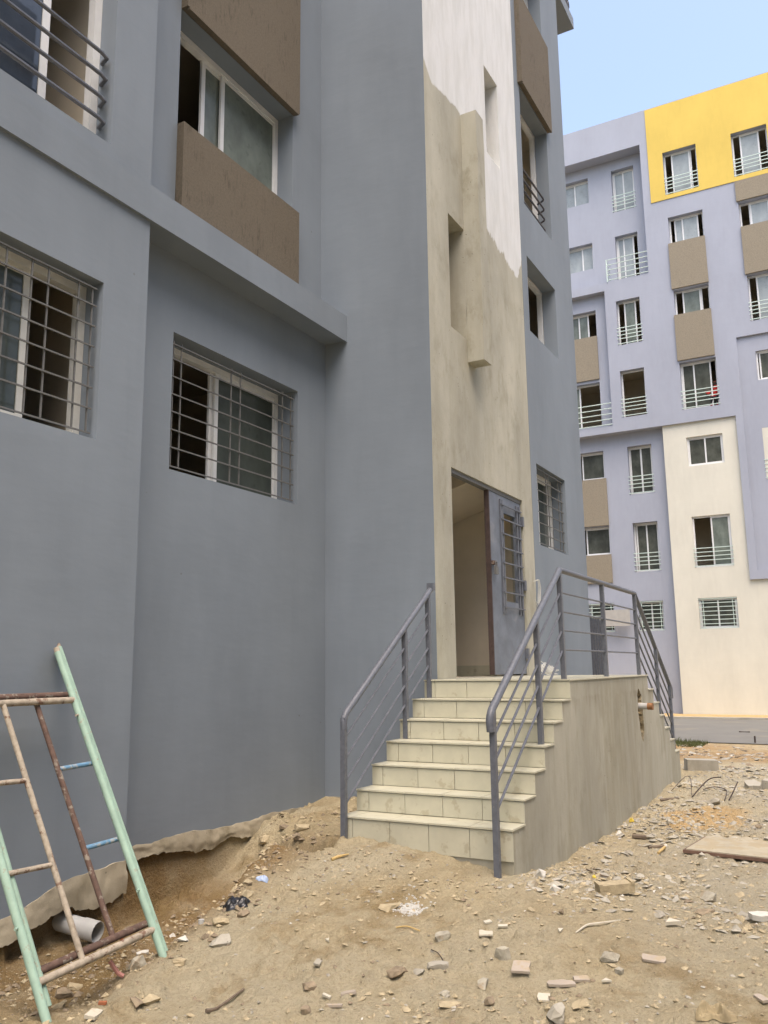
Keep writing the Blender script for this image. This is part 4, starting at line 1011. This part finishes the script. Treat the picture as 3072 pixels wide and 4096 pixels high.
# ceramic pieces
shard(4.58, 1.91, .078, 'white_tile', 'square cream tile piece before the first step', .9, rz_=.4)
shard(4.66, 1.93, .045, 'white_tile', 'little cream chip behind the square cream tile piece', .6)
shard(4.63, 1.83, .05, 'white_tile', 'narrow white chip right of the square cream tile piece', .4, rz_=VIEW)
shard(4.28, 1.60, .098, 'pink_tile', 'large square pinkish tile lying flat', .85, .012, rz_=.25)
shard(4.26, 1.40, .135, 'pink_tile', 'long broken pinkish tile, jagged along one side', .38, .012, 6, rz_=VIEW)
shard(4.36, 1.33, .075, 'pink_tile', 'short pinkish tile piece behind the long broken one', .55, .012, rz_=VIEW + .1)
shard(4.10, 1.43, .062, 'white_tile', 'small cream square in the foreground sand', .9, rz_=.3)
shard(4.68, 1.05, .105, 'pink_tile', 'pinkish tile half buried at the right', .55, .012, rz_=VIEW - .35, lift=.0)
shard(4.40, 1.22, .052, 'white_tile', 'white triangular chip in the right foreground', .6, corners=3, rz_=VIEW)
shard(4.77, 1.56, .05, 'white_tile', 'bright white chip in the middle of the open sand', .5, corners=3)
shard(5.34, 1.09, .09, 'white_tile', 'pointed white slab standing proud at the right', .6, .02, 3, rz_=VIEW + .2)
shard(5.61, .65, .11, 'plaster_white', 'white broken slab at the right picture edge', .7, .03, 6)
shard(5.59, 1.42, .045, 'white_tile', 'white flake in front of the cement paver', .8, corners=3)
shard(3.73, 2.26, .075, 'pink_tile', 'curved tan tile piece in the left foreground', .6, .012, 6, tilt=.3)
shard(3.64, 2.32, .05, 'white_tile', 'narrow pale splinter standing beside the curved tile piece', .3, .01, rz_=1.4, tilt=.5)
shard(3.59, 2.25, .072, 'pink_tile', 'thin tan splinter below the curved tile piece', .25, .01, rz_=VIEW)
shard(3.06, 3.20, .068, 'white_tile', 'white tile square with red body at the lower left', .8, .016, rz_=.35)
shard(3.16, 3.25, .034, 'clay', 'small red clay chip above the white tile square', .5, .012, rz_=VIEW)
shard(4.13, 2.63, .034, 'white_tile', 'tiny white chip left of the powder patch', .6, corners=3)
shard(3.89, 2.53, .05, 'concrete', 'bluish grey flat chip on an orange stain', .7, .01)
shard(4.48, .54, .06, 'pink_tile', 'pale pink chip at the right picture edge', .6, .012)
shard(4.05, 3.86, .075, 'plaster_white', 'pale half disc of plaster under the scaffold bar', .6, .014, 6)
shard(10.95, 1.22, .24, 'concrete', 'broad pale concrete slab far right in the rubble', .7, .06, 6, name='concrete_slab', cat='slab')
shard(11.05, 1.02, .20, 'concrete', 'grey slab stacked at the far right picture edge', .7, .10, 4, name='concrete_slab', cat='slab')
shard(9.88, 1.95, .22, 'wood', 'long flat splinter against the cement side wall', .22, .012, rz_=VIEW + .25, cat='splinter', name='wood_splinter')
# cement paver with a moulded side
g = G(); g.box(-.115, .115, -.045, .045, 0, .06); g.box(-.118, -.095, -.048, .048, .052, .068); g.box(.095, .118, -.048, .048, .052, .070)
place('cement_paver', g.mesh('cement_paver', 'stone_tan'), 'stone_tan', 5.77, 1.51, (.04, -.05, VIEW + .12), 0, -.005, 'tan cement kerb piece with raised ends in the sand', 'paver')
# concrete block by the far end of the stairs
g = G(); g.box(-.20, .20, -.10, .10, 0, .17)
place('concrete_block', g.mesh('concrete_block', 'concrete'), 'concrete', 12.5, 2.02, (.02, .03, VIEW - .1), 0, -.02, 'grey concrete block at the far foot of the stairs', 'block')
# plywood sheet
g = G(); g.box(0, 1.1, -1.3, 0, 0, .022); sheet = link('plywood_sheet', g.mesh('plywood_sheet', 'ply')); sheet.location = (7.28, 1.36, gz(7.28, 1.36) + .016); sheet.rotation_euler = (.015, .035, -.06)
tag(sheet, 'dusty plywood sheet lying at the right edge of the yard', 'plywood')
g = G(); g.box(.02, 1.09, -1.29, -.02, .0225, .03); du = link('mortar_dust', g.mesh('mortar_dust', 'mortar_dust'), sheet)
# drain pipe in the hollow
ax = Vector((.16, -.98, -.14)).normalized(); mouth = Vector((4.03, 4.21, -.35))
p0 = mouth - ax * .30
a_ = ax.cross(Vector((0, 0, 1))).normalized(); b_ = a_.cross(ax); g = G(); k = 24
ring = lambda c, r: [c + (a_ * math.cos(2 * math.pi * i / k) + b_ * math.sin(2 * math.pi * i / k)) * r for i in range(k)]
rs = [ring(p0, .056), ring(mouth - ax * .11, .056), ring(mouth - ax * .105, .061), ring(mouth, .061), ring(mouth, .0565), ring(mouth - ax * .3, .050)]
for r0, r1_ in zip(rs, rs[1:]):
    for i in range(k): g.quad(r0[i], r0[(i + 1) % k], r1_[(i + 1) % k], r1_[i])
g.poly(rs[-1]); o = link('drain_pipe', g.mesh('drain_pipe', 'pvc', True)); tag(o, 'grey plastic drain pipe end poking out under the wall', 'pipe')
# small tubes
o = link('conduit_piece', G().tube([(3.49, 3.55, -.27), (3.50, 3.53, -.30), (3.515, 3.515, -.33), (3.53, 3.49, -.345)], .011, 8).mesh('conduit_piece', 'redtube', True)); tag(o, 'short bent pink conduit in front of the scaffold bar', 'conduit')
o = link('clay_piece', G().tube([(4.18, 4.16, gz(4.18, 4.16) - .01), (4.18, 4.16, gz(4.18, 4.16) + .04)], .010, 6).mesh('clay_piece', 'clay')); tag(o, 'red clay sliver upright behind the drain pipe mouth', 'clay')
o = link('pipe_ring', G().tube([(4.14, 3.50, gz(4.14, 3.50) - .005), (4.14, 3.50, gz(4.14, 3.50) + .022)], .017, 14).mesh('pipe_ring', 'pvc', True)); tag(o, 'little grey pipe ring left of the black bag', 'ring')
# plastic bag, crumpled
def crumple(name, x, y, w, d, h, mat, label, cat, seed, amp=.5, rz_=0):
    g = G(); nu, nv = 22, 16; rg = np.random.RandomState(seed)
    for i in range(nu + 1):
        for j in range(nv + 1):
            u, v = i / nu * 2 - 1, j / nv * 2 - 1; r2 = u * u + v * v
            z = max(0, 1 - r2) ** .6 * h * (1 + amp * 2 * float(vnoise(u * 3 + seed, v * 3, seed))) + h * amp * abs(float(vnoise(u * 7, v * 7 + seed, seed + 1))) * max(0, 1.1 - r2)
            s = 1 - .25 * r2 + .35 * float(vnoise(u * 2.2, v * 2.2, seed + 3))
            px, py = u * w * .55 * s, v * d * .55 * s; c_, s_ = math.cos(rz_), math.sin(rz_); X, Y = x + px * c_ - py * s_, y + px * s_ + py * c_
            g.v.append((X, Y, gz(X, Y) + max(z, .0) - .004 + .008))
    for i in range(nu):
        for j in range(nv):
            a = i * (nv + 1) + j; g.f.append((a, a + 1, a + nv + 2, a + nv + 1))
    o = link(name, g.mesh(name, mat, False)); tag(o, label, cat); return o
crumple('plastic_bag', 4.36, 3.42, .20, .12, .030, 'bag', 'crumpled black plastic bag on the rim of the hollow', 'bag', 3, .9, VIEW)
crumple('plastic_scrap', 4.72, 3.50, .10, .07, .02, 'blue_film', 'pale blue plastic scrap behind the black bag', 'plastic', 5, .5, VIEW)
g = G(); rg = random.Random(31)
for q in range(330):
    sp = .032 if q < 240 else .06
    x, y = 4.72 + rg.gauss(0, sp), 2.43 + rg.gauss(0, sp * .9); z = gz(x, y); s_ = rg.uniform(.002, .0075); a = rg.uniform(0, 6.28)
    g.box(x - s_, x + s_ * rg.uniform(.4, 1.3), y - s_ * rg.uniform(.4, 1), y + s_, z - .004, z + s_ * rg.uniform(.3, 1.1))
o = link('powder_patch', g.mesh('powder_patch', 'powder')); tag(o, 'patch of spilled white powder beside a flat tan stone', 'powder', kind='stuff')
crumple('plastic_scrap', 8.45, 2.02, .06, .05, .03, 'yellow_scrap', 'yellow plastic scrap against the cement side wall', 'plastic', 9, .6)
crumple('plastic_scrap', 6.12, 1.74, .045, .03, .015, 'yellow_scrap', 'yellow plastic scrap on the sand right of the stair corner', 'plastic', 12, .6)
crumple('leaf_litter', 4.20, .70, .20, .11, .03, 'leaf', 'heap of dry crumpled leaves at the lower right corner', 'leaves', 15, 1.2, VIEW)
# sticks, wires and bars
def wire(name, pts, r, mat, label, cat, n=6):
    P = [Vector((x, y, gz(x, y) + dz)) for x, y, dz in pts]
    if len(P) > 2:   # smooth curve through the points
        Q = []; RR_ = []
        for i in range(len(P) - 1):
            a, b, c, d = P[max(i - 1, 0)], P[i], P[i + 1], P[min(i + 2, len(P) - 1)]
            for k in range(5):
                t = k / 5; Q.append(.5 * ((2 * b) + (c - a) * t + (2 * a - 5 * b + 4 * c - d) * t * t + (3 * b - a - 3 * c + d) * t ** 3))
                if isinstance(r, list): RR_.append(r[i] * (1 - t) + r[i + 1] * t)
        Q.append(P[-1]); P = Q
        if isinstance(r, list): r = RR_ + [r[-1]]
    o = link(name, G().tube(P, r, n).mesh(name, mat, True)); tag(o, label, cat)
wire('stick', [(3.36, 2.80, .012), (3.42, 2.78, .010), (3.55, 2.73, .012)], [.010, .007, .006], 'wood', 'forked dark stick in the left foreground', 'stick')
wire('stick', [(4.44, 2.38, .008), (4.455, 2.32, .010), (4.45, 2.24, .008)], .004, 'straw', 'thin pale stick before the powder patch', 'stick')
wire('straw_splinter', [(5.08, 3.20, .01), (5.13, 3.17, .012), (5.20, 3.14, .01)], [.012, .010, .003], 'straw', 'yellow wood splinter left of the lowest step', 'splinter')
wire('bent_wire', [(4.28, 2.09, .01), (4.26, 2.04, .02), (4.215, 1.99, .02), (4.19, 1.995, .012), (4.175, 2.02, .01)], .0028, 'rebar', 'dark wire bent round above the grey brick piece', 'wire')
wire('rebar_piece', [(10.15, 1.75, .01), (10.5, 1.63, .12), (10.55, 1.50, .14)], .0065, 'rebar', 'thick dark bar rising from the rubble beside the concrete chunk', 'rebar')
wire('rebar_piece', [(10.30, 1.66, .06), (10.4, 1.55, .08), (10.3, 1.42, .06), (9.95, 1.40, .01)], .0045, 'rebar', 'curved dark bar drooping over the concrete chunk', 'rebar')
wire('rebar_piece', [(10.25, 2.00, .01), (10.55, 1.90, .10), (10.6, 1.84, .10), (10.1, 1.75, .005)], .0035, 'rebar', 'thin dark hooked wire by the cement side wall', 'rebar')
wire('rebar_piece', [(10.0, 1.36, .01), (10.2, 1.33, .06), (10.4, 1.31, .14)], .006, 'rebar', 'short dark wire standing right of the concrete chunk', 'rebar')
wire('stick', [(6.45, 1.90, .01), (6.2, 1.72, .008), (6.15, 1.55, .01)], .005, 'wood', 'grey twig lying right of the stair corner', 'stick')
wire('plastic_strip', [(4.80, 1.48, .006), (4.93, 1.46, .01), (5.0, 1.44, .012), (5.12, 1.38, .008), (5.2, 1.34, .006)], [.004, .006, .007, .005, .003], 'white_tile', 'twisted cream plastic strip in the middle of the sand', 'strip', 5)
wire('wood_piece', [(7.55, 1.68, .012), (7.66, 1.58, .012)], .014, 'wood', 'stubby dark wood piece before the plywood sheet', 'wood')
wire('wood_piece', [(7.24, 1.54, .012), (7.45, 1.53, .012)], .011, 'straw', 'pale short batten before the plywood sheet', 'wood')
wire('wood_piece', [(7.94, 1.90, .012), (7.95, 1.78, .012)], .02, 'wood', 'curved bark piece by the cement side wall', 'wood')
wire('iron_post', [(22.07, 2.33, -.05), (22.08, 2.33, .17)], .02, 'rebar', 'short dark iron stake at the road edge', 'stake')
wire('metal_strip', [(25.3, 3.05, .03), (25.33, 2.92, .02), (25.3, 2.78, .03)], .018, 'rebar', 'dark metal strip lying on the road', 'metal strip')
# white cable on the landing and on the wall beside the door
g = G(); rg = random.Random(4)
for q in range(16):
    cx_, cy_, rr = 9.58 + rg.uniform(-.05, .05), 3.13 + rg.uniform(-.05, .05), rg.uniform(.07, .125); tl, ph = rg.uniform(.15, .9), rg.uniform(0, 6.28)
    pts = [(cx_ + rr * math.cos(a + ph), cy_ + rr * .9 * math.sin(a + ph) * math.cos(tl), 1.107 + abs(rr * math.sin(a + ph) * math.sin(tl)) * (1.2 if math.sin(a + ph) > 0 else .25) + .01 * q * .5) for a in np.linspace(0, 5.6, 18)]
    g.tube(pts, .0035, 5)
o = link('cable_coil', g.mesh('cable_coil', 'white_wire', True)); tag(o, 'tangled coil of white cable on the landing by the door', 'cable')
g = G()
for q in range(4):
    pts = [(10.0 + .01 * q, 3.40, 2.22), (10.02 + .02 * q, 3.35, 2.24), (10.06 + .03 * q, 3.36, 2.15), (10.04 + .02 * q, 3.37, 1.95 - .04 * q), (10.0 + .02 * q, 3.39, 2.0 - .02 * q)]
    g.tube(pts, .0035, 5)
o = link('cable_tails', g.mesh('cable_tails', 'white_wire', True)); tag(o, 'loose white cable tails hanging from the wall right of the door', 'cable')
# grey steel channels standing beyond the stairs
ch = thing('steel_channel_stack', 'upright row of grey ribbed steel channels beyond the landing railing', 'steel channels', (14.2, 3.75, -.3))
for k in range(6):
    y = 3.64 + .042 * k; g = G(); z1_ = 1.93 + .012 * k; g.box(14.2, 14.23, y, y + .006, -.35, z1_); g.box(14.2, 14.205, y + .006, y + .03, -.35, z1_); g.box(14.2, 14.23, y + .030, y + .036, -.35, z1_); part('channel', g, 'steel', ch)
g = G(on_x(34.25)); g.box(7.75, 8.75, 2.72, 3.36, -.12, -.05); o = link('board', g.mesh('board', 'board')); tag(o, 'pale board propped over the low far window left of the railing', 'board')
wire('weed_stem', [(21.6, 4.2, 0), (21.6, 4.2, .1)], .004, 'weed', 'thin green weed stalk at the road edge beyond the stairs', 'weed')
# grass tuft at the road edge (nobody could count it)
g = G(); rg = random.Random(8)
for q in range(700):
    x, y = rg.uniform(20.6, 21.9), 3.3 + abs(rg.gauss(0, .55)) ; z = gz(x, y); h = rg.uniform(.04, .17) * max(.25, 1 - abs(y - 4.0) / 1.4); dx, dy = rg.uniform(-.06, .06), rg.uniform(-.06, .06)
    i = len(g.v); g.v += [(x, y - .008, z - .01), (x, y + .008, z - .01), (x + dx, y + dy, z + h)]; g.f.append((i, i + 1, i + 2))
o = link('grass', g.mesh('grass', 'weed', 'keep')); tag(o, 'low green weeds along the road edge', 'grass', kind='stuff')

# person crouching behind the guard of a far window, red top
def person():
    bm_v = {'pel': (34.62, 4.02, 11.38, .13), 'spine': (34.58, 3.98, 11.58, .14), 'chest': (34.50, 3.96, 11.78, .15), 'neck': (34.45, 3.95, 11.92, .055), 'head': (34.42, 3.95, 12.03, .085), 'crown': (34.41, 3.95, 12.12, .07),
            'shl': (34.48, 4.10, 11.82, .06), 'ell': (34.38, 4.22, 11.62, .045), 'hal': (34.30, 4.30, 11.68, .035), 'fl': (34.28, 4.34, 11.71, .03), 'shr': (34.48, 3.80, 11.82, .06), 'elr': (34.38, 3.78, 11.60, .045), 'har': (34.32, 3.90, 11.45, .035), 'fr': (34.30, 3.93, 11.40, .03),
            'knl': (34.36, 4.12, 11.50, .075), 'anl': (34.46, 4.14, 11.16, .05), 'tol': (34.32, 4.15, 11.12, .04), 'knr': (34.36, 3.90, 11.50, .075), 'anr': (34.46, 3.92, 11.16, .05), 'tor': (34.32, 3.93, 11.12, .04)}
    ed = [('pel', 'spine'), ('spine', 'chest'), ('chest', 'neck'), ('neck', 'head'), ('head', 'crown'), ('chest', 'shl'), ('shl', 'ell'), ('ell', 'hal'), ('hal', 'fl'), ('chest', 'shr'), ('shr', 'elr'), ('elr', 'har'), ('har', 'fr'), ('pel', 'knl'), ('knl', 'anl'), ('anl', 'tol'), ('pel', 'knr'), ('knr', 'anr'), ('anr', 'tor')]
    names = list(bm_v); me = bpy.data.meshes.new('person'); me.from_pydata([bm_v[n_][:3] for n_ in names], [(names.index(a), names.index(b)) for a, b in ed], [])
    o = link('person', me); md = o.modifiers.new('skin', 'SKIN')
    for i, n_ in enumerate(names):
        me.skin_vertices[0].data[i].radius = (bm_v[n_][3],) * 2; me.skin_vertices[0].data[i].use_root = (n_ == 'pel')
    sb = o.modifiers.new('sub', 'SUBSURF'); sb.levels = 1; sb.render_levels = 1
    m, nt, b = mat_base('red_work_clothes'); n = N(nt); z = n.sep()[2]
    col = n.ramp(n.math('DIVIDE', n.math('SUBTRACT', z, 11.0), 1.2), [(.0, (.35, .03, .04)), (.16, (.35, .03, .04)), (.17, (.03, .03, .035)), (.40, (.03, .03, .035)), (.42, (.50, .03, .025)), (.77, (.50, .03, .025)), (.78, (.05, .03, .02)), (.90, (.05, .03, .02)), (.91, (.6, .04, .03))], 'CONSTANT')
    setp(nt, b, col, .9); me.materials.append(m)
    return tag(o, 'person in a red top crouching behind the guard of a far window', 'person')
person()

# ------------------------------------------------------------------ gravel and chips too many to count
rg = np.random.RandomState(21); V = []; F = []; FM = []
def chips(n, xs, ys, smin, smax, flat, mat, dens=None, power=2.6):
    XA, YA_ = rg.uniform(*xs, n), rg.uniform(*ys, n)
    ACC = .22 + 2.6 * np.maximum(0, vnoise(XA * 1.6, YA_ * 1.6, 33) + .08) + 1.2 * np.maximum(0, vnoise(XA * 5, YA_ * 5, 34))
    for x, y, ac in zip(XA, YA_, ACC):
        if dens and rg.rand() > dens(x, y): continue
        if rg.rand() > ac: continue
        if 5.4 < x < 11.6 and 2.08 < y < 3.45: continue
        if y > 4.36 and x < 7.3 or (y > 3.4 and x > 7.2 and x < 12.6): continue
        s = smin + (smax - smin) * rg.rand() ** power
        P_[:] = [(x, y, s, flat, mat)]; L.append(P_[0])
P_ = [None]; L = []
near_side = lambda x, y: np.clip(1.25 - (2.1 - y) * .55, .15, 1) * np.clip(.4 + (x - 4.5) * .25, .2, 1)
chips(9000, (2.8, 7.5), (.3, 4.6), .003, .024, .7, 0, power=2.8); chips(2600, (3.2, 7.5), (.3, 3.2), .003, .02, .6, 3, power=2.6)
chips(2000, (2.8, 7.5), (.3, 4.6), .003, .022, .7, 1, power=2.8)
chips(300, (3.0, 7.5), (.3, 4.6), .002, .014, .5, 2, power=2.4)
chips(8500, (5.2, 13.5), (-.3, 2.1), .004, .034, .5, 0, near_side, 3.0)
chips(7000, (5.2, 13.5), (-.3, 2.1), .005, .05, .45, 3, near_side, 2.5)
chips(1300, (5.2, 13.5), (-.3, 2.1), .004, .026, .4, 2, near_side, 2.6)
chips(1700, (12.5, 21.5), (-.5, 4.8), .010, .08, .4, 1, power=3.2); chips(900, (12.5, 21.5), (-.5, 4.8), .012, .10, .35, 3, power=3.2); chips(200, (14, 21.5), (-.5, 4.8), .010, .07, .4, 2, power=3)
chips(900, (3.0, 6.4), (3.3, 4.4), .003, .035, .65, 1, power=3)
chips(16000, (2.8, 6.5), (.3, 4.3), .0018, .006, .7, 0, power=1.5); chips(2500, (2.8, 6.5), (.3, 4.3), .0018, .006, .7, 1, power=1.5)
chips(9000, (5.5, 12), (-.2, 2.1), .003, .010, .6, 3, near_side, 1.5)
chips(700, (5.5, 7.2), (3.45, 4.6), .003, .03, .6, 0, power=3)
for x, y in ((5.92, 4.28), (6.22, 4.45), (5.8, 4.12), (5.7, 3.98), (5.55, 3.7), (5.3, 3.88), (5.22, 3.72), (5.05, 3.82), (4.42, 3.38), (4.02, 3.31), (4.86, 3.62), (6.45, 4.3), (6.62, 4.1), (4.6, 3.6)):
    for _ in range(9): L.append((x + rg.normal(0, .05), y + rg.normal(0, .05), rg.uniform(.008, .034), .75, rg.randint(0, 2)))
arr = np.array(L); zg = ground_h(arr[:, 0], arr[:, 1])
oct_v = np.array([(1, 0, 0), (-1, 0, 0), (0, 1, 0), (0, -1, 0), (0, 0, 1), (0, 0, -1), (.7, .7, .1), (-.6, .6, .2)])
oct_f = [(4, 0, 6), (4, 6, 2), (4, 2, 7), (4, 7, 1), (4, 1, 3), (4, 3, 0), (5, 6, 0), (5, 2, 6), (5, 7, 2), (5, 1, 7), (5, 3, 1), (5, 0, 3)]
for (x, y, s, fl, mt), z in zip(arr, zg):
    c = oct_v * (1 + rg.uniform(-.4, .35, (8, 3))); c = c * (s, s * rg.uniform(.5, 1), s * fl * rg.uniform(.5, 1))
    a, t = rg.uniform(0, 6.28), rg.uniform(-.35, .35); ca, sa = math.cos(a), math.sin(a)
    q = np.empty_like(c); q[:, 0] = c[:, 0] * ca - c[:, 1] * sa; q[:, 1] = c[:, 0] * sa + c[:, 1] * ca; q[:, 2] = c[:, 2] + c[:, 0] * t
    b = len(V) * 8; V.append(q + (x, y, z + s * fl * .18)); F += [(b + i, b + j, b + k_) for i, j, k_ in oct_f]; FM += [int(mt)] * 12
me = bpy.data.meshes.new('gravel'); me.from_pydata(np.concatenate(V).tolist(), [], F)
for k_ in ('stone_tan', 'stone_brown', 'plaster_white', 'concrete'): me.materials.append(M[k_])
me.polygons.foreach_set('material_index', FM); me.update()
o = link('gravel', me); tag(o, 'fine stones and mortar crumbs strewn over the yard', 'gravel', kind='stuff')
